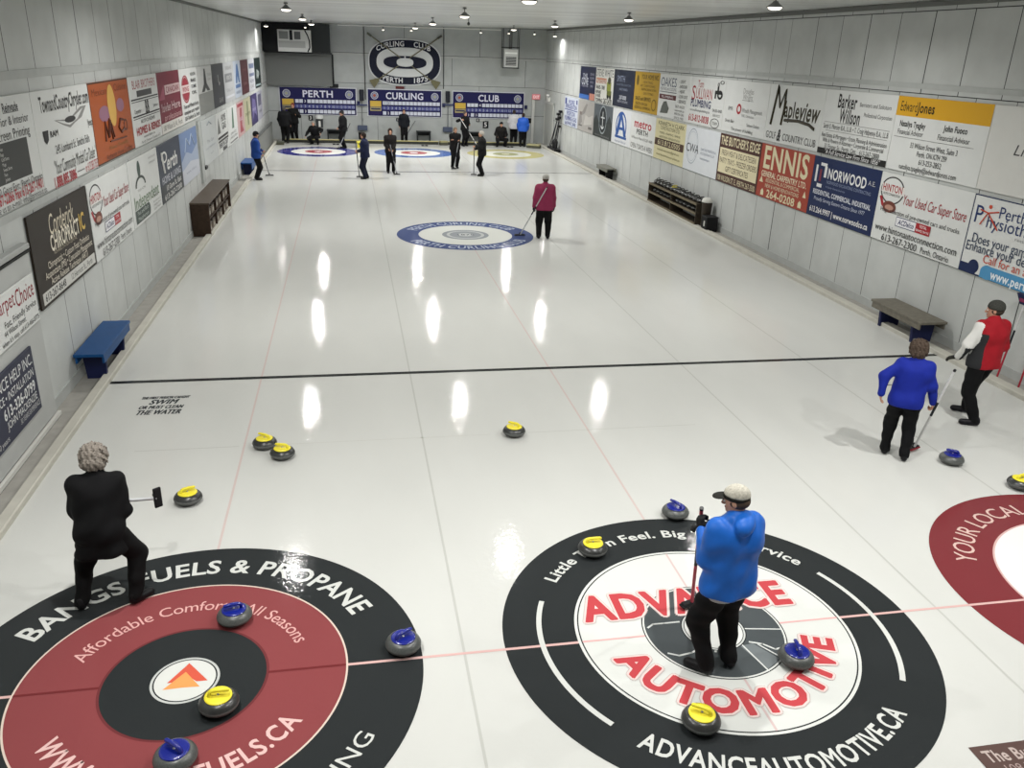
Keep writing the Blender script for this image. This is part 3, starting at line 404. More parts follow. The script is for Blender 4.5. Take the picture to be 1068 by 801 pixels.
sign('D', 3.0, 5.2, 1.34, 1.93, W_, [(L, .42, .8, .3, "Carpet", '#8c1f2e', .28), (L, .71, .74, .34, 'Choice', '#8c1f2e', .27), (T, .75, .42, .13, 'Fast, Friendly Service', '#333', .46), (L, .5, .26, .11, '44 Wilson Street', '#333', .3), (T, .72, .1, .1, "when it's easy, call 613-466-0775", '#333', .54)], 'low white sign with dark red serif word, on the projecting grey door')
sign('D', 2.6, 4.75, .36, 1.16, '#2c2f42', [(L, .25, .83, .16, 'APPLIANCE HELP INC.', W_, .73), (L, .34, .63, .12, 'SERVICE • INSTALLATION', W_, .63), (L, .5, .43, .15, '613-326-0799', W_, .46, 'b'), (L, .52, .26, .11, 'JOHN MACKENZIE', W_, .44), (L, .25, .1, .08, 'over 30 years', '#bbb', .26), (L, .68, .13, .08, '30 YEARS EXPERIENCE', '#bbb', .3)], 'dark navy sign with white capitals, low on the projecting grey door')

# ------------------------------------------------------------------ houses in the ice
def house(x, y, label, fn, group):
    b = MB(); fn(b, x, y); o = b.build('target_rings'); tag(o, label, 'target rings', group); return o
WI = ice_mat('#ced0cc'); DK = ice_mat('#2c2f30'); RD = ice_mat('#834345'); LT = ice_mat('#c6c8c4'); PK = ice_mat('#d5a4a0')
def hA(b, x, y):
    z = .0015
    b.disc(x, y, z, 0, 1.829, DK, 160); b.disc(x, y, z+0.00023, 0, 1.235, ice_mat('#cfc0b4')); b.disc(x, y, z+0.00045, 0, 1.22, RD, 128)
    b.disc(x, y, z+0.00068, 0, .625, ice_mat('#6a3436')); b.disc(x, y, z+0.0009, 0, .605, DK)
    b.disc(x, y, z+0.00113, 0, .255, ice_mat('#b9bcb9')); b.disc(x, y, z+0.00135, 0, .236, DK); b.disc(x, y, z+0.00158, 0, .225, WI)
    z += .0022
    b.add([(x+u, y+v, z) for u, v in ((-.13, -.02), (.0, .19), (.17, -.03), (.09, -.03), (0, .05), (-.07, -.02))], [(0, 1, 2, 3, 4, 5)], ice_mat('#cc5a48'))
    b.add([(x+u, y+v, z+0.00018) for u, v in ((-.15, -.09), (-.01, .09), (.12, -.09), (-.01, -.085))], [(0, 1, 2, 3)], ice_mat('#e39a5c'))
    b.add([(x+u, y+v, z) for u, v in ((-1.22, -.012), (-.62, -.012), (-.62, .012), (-1.22, .012))], [(0, 1, 2, 3)], ice_mat('#6c2e30'))
    b.add([(x+u, y+v, z) for u, v in ((1.22, -.012), (.62, -.012), (.62, .012), (1.22, .012))], [(0, 1, 2, 3)], ice_mat('#6c2e30'))
    b.arc('BANGS FUELS & PROPANE', x, y, 1.52, .2, LT, z, 90, 128, bold=True)
    b.arc('HEATING • AIR CONDITIONING', x, y, 1.56, .13, LT, z, 270, 124, up=False)
    b.arc('Affordable Comfort - All Seasons', x, y, .93, .125, PK, z, 90, 138)
    b.arc('WWW.BANGSFUELS.CA', x, y, .98, .155, ice_mat('#d9b4b0'), z, 270, 118, up=False, bold=True)
house(-SH, 0, 'black and red target rings with a flame triangle at the centre, near end left sheet', hA, 'near target rings')
def hB(b, x, y):
    z = .0015
    b.disc(x, y, z, 0, 1.829, DK, 160); b.disc(x, y, z+0.00023, 0, 1.205, WI); b.disc(x, y, z+0.00045, 0, 1.18, DK, 128); b.disc(x, y, z+0.00068, 0, 1.168, WI, 128)
    b.disc(x, y, z+0.0009, 0, .62, DK); b.disc(x, y, z+0.00113, 0, .61, WI); b.disc(x, y, z+0.00135, 0, .595, ice_mat('#4a4f51'))
    b.disc(x, y, z+0.00202, 0, .28, DK); b.disc(x, y, z+0.00225, 0, .27, ice_mat('#bfc2bf')); b.disc(x, y, z+0.00247, 0, .255, DK); b.disc(x, y, z+0.0027, 0, .248, WI)
    z += .0016
    def strk(pts, w, mt, dz=0):
        for (a, c) in zip(pts, pts[1:]):
            d = Vector((c[0]-a[0], c[1]-a[1])).normalized(); n = Vector((-d.y, d.x))*w/2; e = d*w*.3
            b.add([(x+a[0]-e.x+n.x, y+a[1]-e.y+n.y, z+dz), (x+a[0]-e.x-n.x, y+a[1]-e.y-n.y, z+dz), (x+c[0]+e.x-n.x, y+c[1]+e.y-n.y, z+dz), (x+c[0]+e.x+n.x, y+c[1]+e.y+n.y, z+dz)], [(0, 1, 2, 3)], mt)
    gl = ice_mat('#c9ccc9')
    strk([(-.56, .1), (-.5, .14), (-.4, .14), (-.26, .14)], .018, gl)
    strk([(-.5, -.24), (-.42, -.28), (-.3, -.26), (-.22, -.22), (-.2, -.14), (-.1, -.14), (-.05, -.2), (-.1, -.28)], .018, gl)
    strk([(.22, -.02), (.59, -.08)], .014, gl)
    strk([(.16, -.22), (.24, -.56)], .014, gl); strk([(.3, -.24), (.42, -.42)], .014, gl); strk([(.24, -.2), (.34, -.24), (.42, -.32), (.52, -.3)], .018, gl)
    b.add([(x+u, y+v, z-0.00009) for u, v in ((.14, -.24), (.26, -.22), (.4, -.44), (.24, -.54))], [(0, 1, 2, 3)], ice_mat('#707678'))
    z += .0012
    red = ice_mat('#b8474c'); ol = ice_mat('#dcc6c2'); og = ice_mat('#b9aeaa')
    # "ADVANCE" straight and tall, "AUTOMOTIVE" bent along the lower ring, each with a pale outline and a fine grey edge
    zz = z
    for m, rad, nn in ((og, .033, 10), (ol, .026, 10), (red, .009, 4)):
        for q in range(nn):
            t = 2*PI*q/nn+.4; dx, dy = rad*math.cos(t), rad*math.sin(t)
            b.text('ADVANCE', x-.08+dx, y+.42+dy, .33, m, zz, w=1.96, bold=1, tr=.02); b.arc('AUTOMOTIVE', x+dx, y+dy, .87, .24, m, zz, 270, 152, up=False, bold=1); zz += .00009
    b.arc('Little Town Feel. Big Time Service', x, y, 1.53, .12, LT, z, 89, 112, bold=True)
    b.arc('ADVANCEAUTOMOTIVE.CA', x, y, 1.5, .16, LT, z, 270, 86, up=False, bold=True)
    b.disc(x, y, z, 1.49, 1.535, LT, 60, a0=math.radians(157), a1=math.radians(218)); b.disc(x, y, z, 1.49, 1.535, LT, 60, a0=math.radians(-33), a1=math.radians(26))
    b.add([(x+u, y+v, z-0.0009) for u, v in ((-1.17, -.01), (-.62, -.01), (-.62, .01), (-1.17, .01))], [(0, 1, 2, 3)], ice_mat('#d4a6a4'))
    b.add([(x+u, y+v, z-0.0009) for u, v in ((1.17, -.01), (.62, -.01), (.62, .01), (1.17, .01))], [(0, 1, 2, 3)], ice_mat('#d4a6a4'))
    b.add([(x+u, y+v, z-0.0009) for u, v in ((-.01, .62), (.01, .62), (.01, 1.17), (-.01, 1.17))], [(0, 1, 2, 3)], ice_mat('#c9b4b2'))
    b.add([(x+u, y+v, z-0.0009) for u, v in ((-.01, -.62), (.01, -.62), (.01, -1.17), (-.01, -1.17))], [(0, 1, 2, 3)], ice_mat('#c9b4b2'))
house(0, 0, 'black target rings with big red lettering on white inner ring, near end middle sheet', hB, 'near target rings')
def hC(b, x, y):
    z = .0015; m = ice_mat('#743236')
    b.disc(x, y, z, 0, 1.829, m, 160); b.disc(x, y, z+0.00023, 0, 1.235, ice_mat('#c9a6a2')); b.disc(x, y, z+0.00045, 0, 1.215, ice_mat('#dcdedb')); b.disc(x, y, z+0.00068, 0, .61, m); b.disc(x, y, z+0.0009, 0, .15, WI)
    b.arc('YOUR LOCAL', x, y, 1.5, .2, ice_mat('#cdb0a8'), z+0.0009, 122, 66)
house(SH, 0, 'maroon target rings cut off by the right edge, near end', hC, 'near target rings')
def hM(b, x, y):
    z = .0015; c = ice_mat('#46527c'); lt = ice_mat('#a9b2c4'); g = ice_mat('#8f9498')
    b.disc(x, y, z, 0, 1.81, c, 128); b.disc(x, y, z+0.00027, 0, 1.24, ice_mat('#cfd1cb')); b.disc(x, y, z+0.00054, 0, .62, g); b.disc(x, y, z+0.00081, 0, .5, ice_mat('#b6b9b8')); b.disc(x, y, z+0.00108, 0, .42, g); b.disc(x, y, z+0.00135, 0, .2, ice_mat('#b6b9b8'))
    b.arc('PERTH CURLING CLUB', x, y, 1.52, .3, lt, z+0.0009, 90, 130, bold=True); b.arc('PERTH CURLING CLUB', x, y, 1.52, .3, lt, z+0.0009, 270, 130, up=False, bold=True)
    b.text('1875', x, y, .16, ice_mat('#6d7276'), z+0.0018, w=.5, bold=True)
house(0, 16.41, 'large blue lettered ring emblem alone in the middle of the ice', hM, 'far emblem')
def hfar(c1, c2, c3, c4):
    def f(b, x, y):
        for i, (r, c) in enumerate(((1.829, c1), (1.22, c2), (.61, c3), (.2, c4))): b.disc(x, y, .0015+.0005*i, 0, r, ice_mat(c), 96)
    return f
house(-SH, TEE, 'dark blue, white and red target rings, far end left sheet', hfar('#3b3d7c', '#d9dad4', '#a5525a', '#d8c8c8'), 'far target rings')
house(0, TEE, 'light blue, white and red target rings, far end middle sheet', hfar('#4664a0', '#d9dad4', '#b06468', '#dcdcdc'), 'far target rings')
house(SH, TEE, 'yellow and green target rings, far end right sheet', hfar('#b6b078', '#d3d4c8', '#a3a580', '#d0cfb4'), 'far target rings')
# printed notices in the ice
b = MB(); K = ice_mat('#3c4042')
for t, y, h, w in (('THE FIRST PERSON CAUGHT', .55, .08, .62), ('SWIM', .4, .15, .36), ('OR MUST CLEAN', .22, .1, .56), ('THE WATER', .05, .14, .56)):
    for q in (0, .008): b.text(t, .3+q, y, h, K, .002+q*.02, w=w, bold=True, it=.3)
o = b.build('ice_notice'); o.location = (-5.86, 5.22, 0); tag(o, 'small block of black words printed in the ice beyond left rings', 'ice lettering')
b = MB(); b.add([(1.32, -2.1, .003), (2.5, -2.1, .003), (2.5, -1.53, .003), (1.32, -1.53, .003)], [(0, 1, 2, 3)], ice_mat('#5a4844'))
b.text("The Butcher's Edge", 1.38, -1.63, .1, ice_mat('#b5a6a0'), .004, w=.95, al='l', bold=True); b.text('108 Wilson St. E.', 1.44, -1.75, .07, ice_mat('#a08c88'), .004, w=.7, al='l'); b.text('267-3500', 1.46, -1.87, .07, ice_mat('#a08c88'), .004, w=.5, al='l')
tag(b.build('ice_notice'), 'brown printed panel in the ice at bottom right corner', 'ice lettering')

# ------------------------------------------------------------------ curling stones
gran = mat('#4a4d4b', .35, noise=.35, nscale=120, spec=.6); gband = mat('#626462', .7, noise=.25, nscale=150); gdark = mat('#2e2f2e', .3, noise=.3, nscale=120, spec=.6)
YEL = mat('#e6d83c', .35); BLU = mat('#111f80', .18, spec=.7); BLK = mat('#1c1c1e', .4); STL = mat('#b8bbbe', .3, .9)
def make_stone(colm, body, band, label, loc, rz, h='curling_stone'):
    r = empty(h, loc, rz, (label, 'curling stone', 'curling stones in play'))
    b = MB()
    b.lathe([(0, 0), (.058, 0), (.066, .004), (.09, .008), (.115, .018), (.134, .034), (.142, .046)], body)
    b.lathe([(.142, .046), (.1455, .054), (.146, .064), (.1435, .072)], band)
    b.lathe([(.1435, .072), (.138, .084), (.126, .1), (.112, .111), (.1, .116), (0, .117)], body)
    b.build('granite_body', r)
    b = MB(); b.lathe([(.098, .1165), (.1, .119), (.098, .123), (.085, .126), (.03, .128), (0, .128)], colm, n=36)
    b.tube([(-.062, 0, .122), (-.062, 0, .146), (-.052, 0, .162), (-.03, 0, .169), (.03, 0, .171), (.07, 0, .169), (.082, 0, .166)], [.017, .014, .0135, .0135, .014, .0135, .008], colm, 12, 1.25)
    hd = b.build('handle', r)
    b = MB(); b.lathe([(.009, .128), (.009, .134), (0, .135)], STL, c=(.0, 0, 0), n=12); b.build('bolt', hd)
    return r
spec = [  # x, y, grip yaw, colour, label
 (-4.09, 4.05, 150, 'Y', 'yellow-handled curling stone, left of the touching pair left of mid ice'),
 (-3.86, 3.75, 170, 'Y', 'yellow-handled curling stone, right of the touching pair left of mid ice'),
 (-1.00, 4.05, 150, 'Y', 'yellow-handled curling stone alone in the centre of the ice'),
 (-4.77, 2.79, 20, 'Y', 'yellow-handled curling stone in front of the grey-haired player in black'),
 (-4.05, .68, 195, 'B', 'blue-handled curling stone on the red ring between the pale words'),
 (-2.66, .12, 30, 'B', 'blue-handled curling stone on the right edge of the left black ring'),
 (-4.04, -.35, 0, 'Y', 'yellow-handled curling stone touching the white centre of the left rings'),
 (-4.26, -.83, 140, 'B', 'blue-handled curling stone nearest the bottom edge, on the red ring'),
 (.35, 1.85, 120, 'B', 'blue-handled curling stone just beyond the top of the middle rings'),
 (-.73, 1.28, 0, 'Y', 'yellow-handled curling stone on the upper left of the middle black ring'),
 (.50, -.50, 80, 'B', 'blue-handled curling stone right of the player in blue jacket, by the ring centre'),
 (-.55, -1.04, 145, 'Y', 'yellow-handled curling stone at the foot of the middle white ring'),
 (4.29, 2.65, 150, 'B', 'blue-handled curling stone beside the two walking players on the right'),
 (4.69, 1.96, 10, 'Y', 'yellow-handled curling stone on the maroon ring at the right edge')]
gran2 = mat('#4a4a48', .3, noise=.3, nscale=120, spec=.6)
protoY = protoB = None
for (x, y, a, c, lb) in spec:
    if c == 'Y':
        if protoY is None: protoY = make_stone(YEL, gdark, gband, lb, (x, y, .005), math.radians(a))
        else: dup(protoY, (x, y, .005), math.radians(a), lb)
    else:
        if protoB is None: protoB = make_stone(BLU, gran, gband, lb, (x, y, .005), math.radians(a))
        else: dup(protoB, (x, y, .005), math.radians(a), lb)

# ------------------------------------------------------------------ benches, racks, cabinet
def bench(x0, x1, y0, y1, h, top, legc, label, z0=0.0, apron=.1):
    r = empty('bench', ((x0+x1)/2, (y0+y1)/2, z0), 0, (label, 'bench', 'benches along the side walls')); w = (x1-x0)/2; l = (y1-y0)/2
    b = MB(); b.box((-w, -l, h-.045), (w, l, h), top, .006); b.build('seat', r)
    b = MB(); b.box((-w+.01, -l+.04, h-.045-apron), (-w+.035, l-.04, h-.045), top); b.box((w-.035, -l+.04, h-.045-apron), (w-.01, l-.04, h-.045), top); b.build('apron', r)
    for s in (-1, 1):
        b = MB(); y = s*(l-.28); zz = h-.046
        b.add([(-w+.07, y-.03, 0), (w-.07, y-.03, 0), (w-.04, y-.03, zz), (-w+.04, y-.03, zz), (-w+.07, y+.03, 0), (w-.07, y+.03, 0), (w-.04, y+.03, zz), (-w+.04, y+.03, zz)],
              [(0, 1, 2, 3), (5, 4, 7, 6), (1, 5, 6, 2), (4, 0, 3, 7), (3, 2, 6, 7), (0, 4, 5, 1)], legc)
        b.build('leg', r)
    return r
nvl = mat('#1a2148', .5)
bench(-6.83, -6.43, 6.32, 7.9, .45, mat('#0e4478', .45, noise=.05, nscale=6), nvl, 'bright blue wooden bench by the left wall near the black line', .012)
bench(6.70, 7.22, 6.8, 8.32, .45, mat('#6e6a60', .6, noise=.15, nscale=12), mat('#20264a', .5), 'grey plank bench with navy legs by the right wall', .0)
bench(6.84, 7.24, 26.4, 27.9, .45, mat('#77776f', .6, noise=.1, nscale=12), mat('#141416', .5), 'small grey-topped bench with black legs, far along the right wall', .0)
bench(-6.86, -6.46, 26.9, 28.3, .45, mat('#22508c', .45), mat('#161f42', .5), 'small blue bench far along the left wall behind a player', .012, .2)

bw = mat('#3a2c22', .5, noise=.25, nscale=14); bwt = mat('#51463c', .45, noise=.15, nscale=14); bwd = mat('#17120e', .7)
r = empty('cubby_cabinet', (-6.64, 18.25, .0), 0, ('dark brown wooden cubby cabinet standing against the left wall', 'cabinet'))
b = MB(); b.box((-.24, -2.0, .8), (.24, 2.0, .84), bwt, .005); b.build('top', r)
for y in (-1.98, 1.94): b = MB(); b.box((-.22, y, .012), (.22, y+.04, .799), bw); b.build('side_panel', r)
for y in (-.67, .65): b = MB(); b.box((-.22, y, .07), (.2, y+.03, .795), bw); b.build('divider', r)
b = MB(); b.box((-.215, -1.935, .41), (.2, -.675, .435), bw); b.box((-.215, -.635, .41), (.2, .645, .435), bw); b.box((-.215, .685, .41), (.2, 1.935, .435), bw); b.build('shelf', r)
b = MB(); b.box((-.22, -1.938, .03), (.21, 1.938, .065), bw); b.build('bottom_panel', r)
b = MB(); b.box((-.225, -1.938, .066), (-.21, 1.938, .79), bwd); b.build('back_panel', r)
# things kept in the cubbies
pst = mat('#6f665c', .7, noise=.2, nscale=30)
bx0 = None
for ci, cy in enumerate((-1.3, 0, 1.3)):
    for zi, zz in enumerate((.0655, .4355)):
        for q in (-.3, .28):
            if bx0 is None:
                b = MB(); b.box((-.13, -.2, 0), (.13, .2, .2), pst, .015); b.box((.131, -.1, .06), (.134, .1, .14), mat('#9a948a', .6)); b.box((-.135, -.205, .2), (.135, .205, .235), mat('#4c453e', .6), .008)
                bx0 = b.build('storage_box'); o = bx0
            else: o = bx0.copy(); COL.objects.link(o)
            o.location = (-6.6, 18.25+cy+q, zz); tag(o, 'lidded brown-grey box kept in the dark wooden cubby cabinet', 'box', 'boxes in the cubby cabinet')

rk = mat('#3c342a', .6, noise=.3, nscale=18); rkl = mat('#6c6350', .6, noise=.2, nscale=18)
RX0, RX1, RY0, RY1 = 6.83, 7.27, 17.35, 21.5
r = empty('stone_rack', ((RX0+RX1)/2, (RY0+RY1)/2, .012), 0, ('long dark wooden rack holding rows of stones against the right wall', 'rack'))
hw = (RX1-RX0)/2; hl = (RY1-RY0)/2
for z in (.07, .36, .63): b = MB(); b.box((-hw, -hl, z), (hw, hl, z+.025), rk); b.box((-hw-.012, -hl, z-.02), (-hw, hl, z+.045), rkl); b.build('shelf', r)
for y in (-hl, -.02, hl-.04):
    b = MB(); b.box((-hw+.001, y, 0), (hw-.001, y+.04, .069), rk); b.box((-hw+.001, y, .096), (hw-.001, y+.04, .359), rk); b.box((-hw+.001, y, .386), (hw-.001, y+.04, .629), rk); b.build('upright', r)
def stored(colm, label, grp):
    s = make_stone(colm, gdark, gran2, label, (0, 0, 0), 0); s['group'] = grp; return s
s0 = None; sy = None
for lv, z in ((0, .668), (1, .398)):
    for i in range(13):
        y = RY0+.19+i*.306+(.03 if i > 6 else 0)
        if lv == 1:
            if i == 12: continue
            y = (RY0+.23+i*.315) if i < 6 else (RY0+hl+.22+(i-6)*.315)
        if lv == 0 and i == 7 and sy is None:
            sy = stored(mat('#b9ac3a', .4), 'yellow-topped stone among the dark ones on the rack top', 'stones on top of the rack'); sy.location = ((RX0+RX1)/2, y, z); continue
        lb = 'dark curling stone stored in the row on top of the rack' if lv == 0 else 'dark curling stone stored on the middle shelf of the rack'
        g = 'stones on top of the rack' if lv == 0 else 'stones on the middle shelf of the rack'
        if s0 is None: s0 = stored(mat('#242322', .4), lb, g); s0.location = ((RX0+RX1)/2, y, z); s0.rotation_euler = (0, 0, .4)
        else: dup(s0, ((RX0+RX1)/2, y, z), random.uniform(0, 6), lb, g)
# waste bin and black crate at the near end of the rack
r = empty('waste_bin', (7.05, 17.13, .012), 0, ('slim dark bin with a white domed lid at near end of stone rack', 'bin'))
b = MB(); b.lathe([(0, 0), (.12, 0), (.15, .74), (.152, .76), (0, .76)], mat('#3a332c', .5), n=28); b.build('body', r)
b = MB(); b.lathe([(.162, .75), (.162, .78), (.14, .83), (.08, .87), (0, .885)], mat('#c6c6c0', .4), n=28); b.build('lid', r)
b = MB(); b.box((6.86, 16.58, .012), (7.2, 16.95, .4), mat('#18181a', .6), .015); b.box((6.853, 16.7, .15), (6.862, 16.78, .3), mat('#bdbdb8', .5)); b.box((6.85, 16.57, .4), (7.21, 16.96, .43), mat('#222224', .5), .008)
tag(b.build('crate'), 'black lidded crate on the floor in front of the domed bin', 'crate')

# ------------------------------------------------------------------ brooms
def broom(label, top, foot, shaft=('#c8c8c8', '#c8c8c8'), padc='#1c1c1e', hd=0, headup=False, L=None, padw=.2, hrot=None):
    """top and foot are points of the shaft; the head sits at foot (or at top when the broom stands upside down)"""
    A = Vector(foot); B = Vector(top); d = (B-A); Ln = d.length; d.normalize()
    r = empty('curling_broom', A, 0, (label, 'broom', 'curling brooms'))
    b = MB(); q = [d*(Ln*t) for t in (.02, .45, .62, 1)]
    b.tube([q[0], q[1]], .015, mat(shaft[0], .35), 12); b.tube([q[1]-d*.002, q[2]], .016, mat('#22252a', .4), 12); b.tube([q[2]-d*.002, q[3]], .015, mat(shaft[1], .35), 12)
    b.tube([q[3]-d*.004, q[3]+d*.02], .017, BLK, 12); b.build('shaft', r)
    c = d*Ln if headup else Vector((0, 0, 0))
    b = MB(); w = padw/2
    if headup:
        n = [(-w, -.04, .0), (w, -.04, 0), (w*.45, -.03, -.15), (-w*.45, -.03, -.15)]
        v = [(x, y, z+.06) for x, y, z in n]+[(x, -y, z+.06) for x, y, z in n]
        b.add(v, [(0, 3, 2, 1), (4, 5, 6, 7), (0, 1, 5, 4), (1, 2, 6, 5), (2, 3, 7, 6), (3, 0, 4, 7)], mat('#1b2144', .6)); b.box((-w*.5, -.043, -.05), (w*.5, .043, .0), mat('#7c2a4c', .6))
        o = b.build('brush_head', r); o.location = c; o.rotation_euler = (0, 0, hd)
    else:
        b.box((-w, -.035, .0), (w, .035, .022), mat(padc, .7), .006); b.box((-w*.9, -.028, .0225), (w*.9, .028, .04), mat('#1a1a1c', .5), .006); b.lathe([(.022, .03), (.018, .06), (.014, .085), (0, .09)], BLK, n=14)
        o = b.build('brush_head', r); o.rotation_euler = (0, 0, hd); o.location = (0, 0, .0)
        if hrot: o.rotation_euler = hrot
    return r
broom('broom with red and black shaft leaning head-up on the right wall, farther of the two', (7.12, 5.16, 1.34), (7.04, 5.24, .015), ('#a82c3c', '#c9c9c9'), hd=PI/2, headup=True, padw=.34)
broom('broom with red and black shaft leaning head-up on the right wall, nearer of the two', (7.1, 4.72, 1.34), (7.06, 4.8, .015), ('#a82c3c', '#22252a'), hd=PI/2, headup=True, padw=.34)

# ------------------------------------------------------------------ lamps
lampm = mat('#8b8d8c', .4, .5); lens = mat('#fff6e6', .5, emit=5)
def add_light(parent, kind, e, size, loc, col=(1, .985, .955), spread=None, rot=(0, 0, 0)):
    l = bpy.data.lights.new('lamp_light', kind); l.energy = e; l.color = col
    if kind == 'AREA': l.shape = 'DISK'; l.size = size; l.spread = spread or PI
    if kind == 'SPOT': l.spot_size = spread; l.spot_blend = .8; l.shadow_soft_size = size
    o = bpy.data.objects.new('lamp_light', l); COL.objects.link(o); o.parent = parent; o.location = loc; o.rotation_euler = rot
    return o
def lamp(x, y, z, label, grp, e, s=.78):
    zc = ZL+(x-XL)/(XR-XL)*(ZR-ZL)+.0
    r = empty('high_bay_lamp', (x, y, z), 0, (label, 'ceiling lamp', grp))
    b = MB(); b.lathe([(.0, .13*s), (.05*s, .13*s), (.07*s, .1*s), (.16*s, .03*s), (.19*s, 0), (.175*s, .0), (.15*s, .02*s), (.06*s, .09*s), (0, .1*s)], lampm, n=32); b.build('shade', r)
    b = MB(); b.tube([(0, 0, .13*s), (0, 0, max(zc-z-.02, .14*s))], .012*s, BLK, 8); b.lathe([(0, zc-z-.035), (.05, zc-z-.035), (.05, zc-z-.003), (0, zc-z-.003)], lampm, n=16); b.build('stem', r)
    b = MB(); b.lathe([(.155*s, .006), (.14*s, -.02*s), (.11*s, -.04*s), (.05*s, -.052*s), (0, -.055*s)], lens, n=32); b.build('lamp_lens', r)
    if e: add_light(r, 'AREA', e, .17, (0, 0, -.065*s), spread=math.radians(168))
    return r
ROWN = ['nearest row', 'second row', 'third row', 'fourth row', 'fifth row']
for ci, (x, z, cn) in enumerate(((-4.35, 5.33, 'left'), (.05, 5.35, 'middle'), (4.4, 5.44, 'right'))):
    for ri, y in enumerate((-1.5, 1.2, 9.3, 17.5, 26.0, 34.0)):
        if ri == 0 and ci != 1: pass
        lamp(x, y, z, 'domed ceiling lamp on a short stem, %s column, %s from the camera' % (cn, ['overhead', 'first', 'second', 'third', 'fourth', 'fifth'][ri]), 'ceiling lamps', [150, 190, 160, 185, 245, 370][ri])
lamp(-6.42, 36.4, 5.22, 'domed ceiling lamp close to the left wall by the far black corner', 'ceiling lamps', 42, .6)
lamp(6.9, 36.6, 5.28, 'domed ceiling lamp close to the right wall near the far corner', 'ceiling lamps', 42, .6)
r = empty('light_rail', (0, 38.5, 5.4), 0, ('thin white rail with small spot lamps along the far end of ceiling', 'light rail'))
b = MB(); b.tube([(-3.3, 0, .03), (4.6, 0, .1)], .022, mat('#d8d8d4', .4), 8); b.build('rail', r)
for x in (-4.8, -1.15, .2, 3.6, 5.0, 6.3):
    b = MB(); zz = .0+.01*x; b.tube([(x, 0, zz+.03), (x, 0, zz-.02)], .02, BLK, 8); b.lathe([(.03, zz-.02), (.07, zz-.09), (.065, zz-.09), (0, zz-.06)], lampm, c=(x, 0, 0), n=16); b.lathe([(.06, zz-.085), (.04, zz-.11), (0, zz-.12)], lens, c=(x, 0, 0), n=16); h = b.build('spot_lamp', r)
# bigger hanging heater
r = empty('unit_heater', (5.2, 39.0, 3.8), 0, ('white louvred heater hanging from rods at the far wall', 'heater'))
b = MB(); b.box((-.35, -.25, .0), (.35, .25, .85), mat('#c4c6c4', .4, .2), .02); b.build('casing', r)
b = MB(); b.box((-.27, -.27, .08), (.27, -.252, .5), mat('#2c2e30', .5)); [b.box((-.27, -.285, .12+.07*i), (.27, -.262, .145+.07*i), mat('#b9bbb9', .4)) for i in range(6)]; b.box((-.3, -.262, .62), (.3, -.252, .7), mat('#eceeec', .4)); b.build('louvre', r)
for sx in (-.4, .4):
    for sy in (-.2, .2): b = MB(); b.tube([(sx, sy, -.05), (sx, sy, 1.81)], .014, BLK, 6); b.build('hanger_rod', r)
b = MB(); b.box((-.43, -.22, .9), (.43, -.18, .94), BLK); b.box((-.43, .18, .9), (.43, .22, .94), BLK); b.box((-.43, -.22, -.06), (.43, -.18, -.02), BLK); b.tube([(0, 0, .85), (0, 0, 1.8)], .09, mat('#6c6e6d', .4, .4), 12); b.build('flue', r)
r = empty('hanging_sensor', (.76, 22, 5.3), 0, ('small ball sensor hanging on a thin cable over the middle ice', 'sensor'))
b = MB(); b.tube([(0, 0, 0), (0, 0, .26)], .008, BLK, 6); b.build('cable', r); b = MB(); b.lathe([(0, -.05), (.03, -.04), (.045, 0), (.03, .04), (0, .05)], mat('#4a4c4c', .5), n=16); b.build('ball', r)

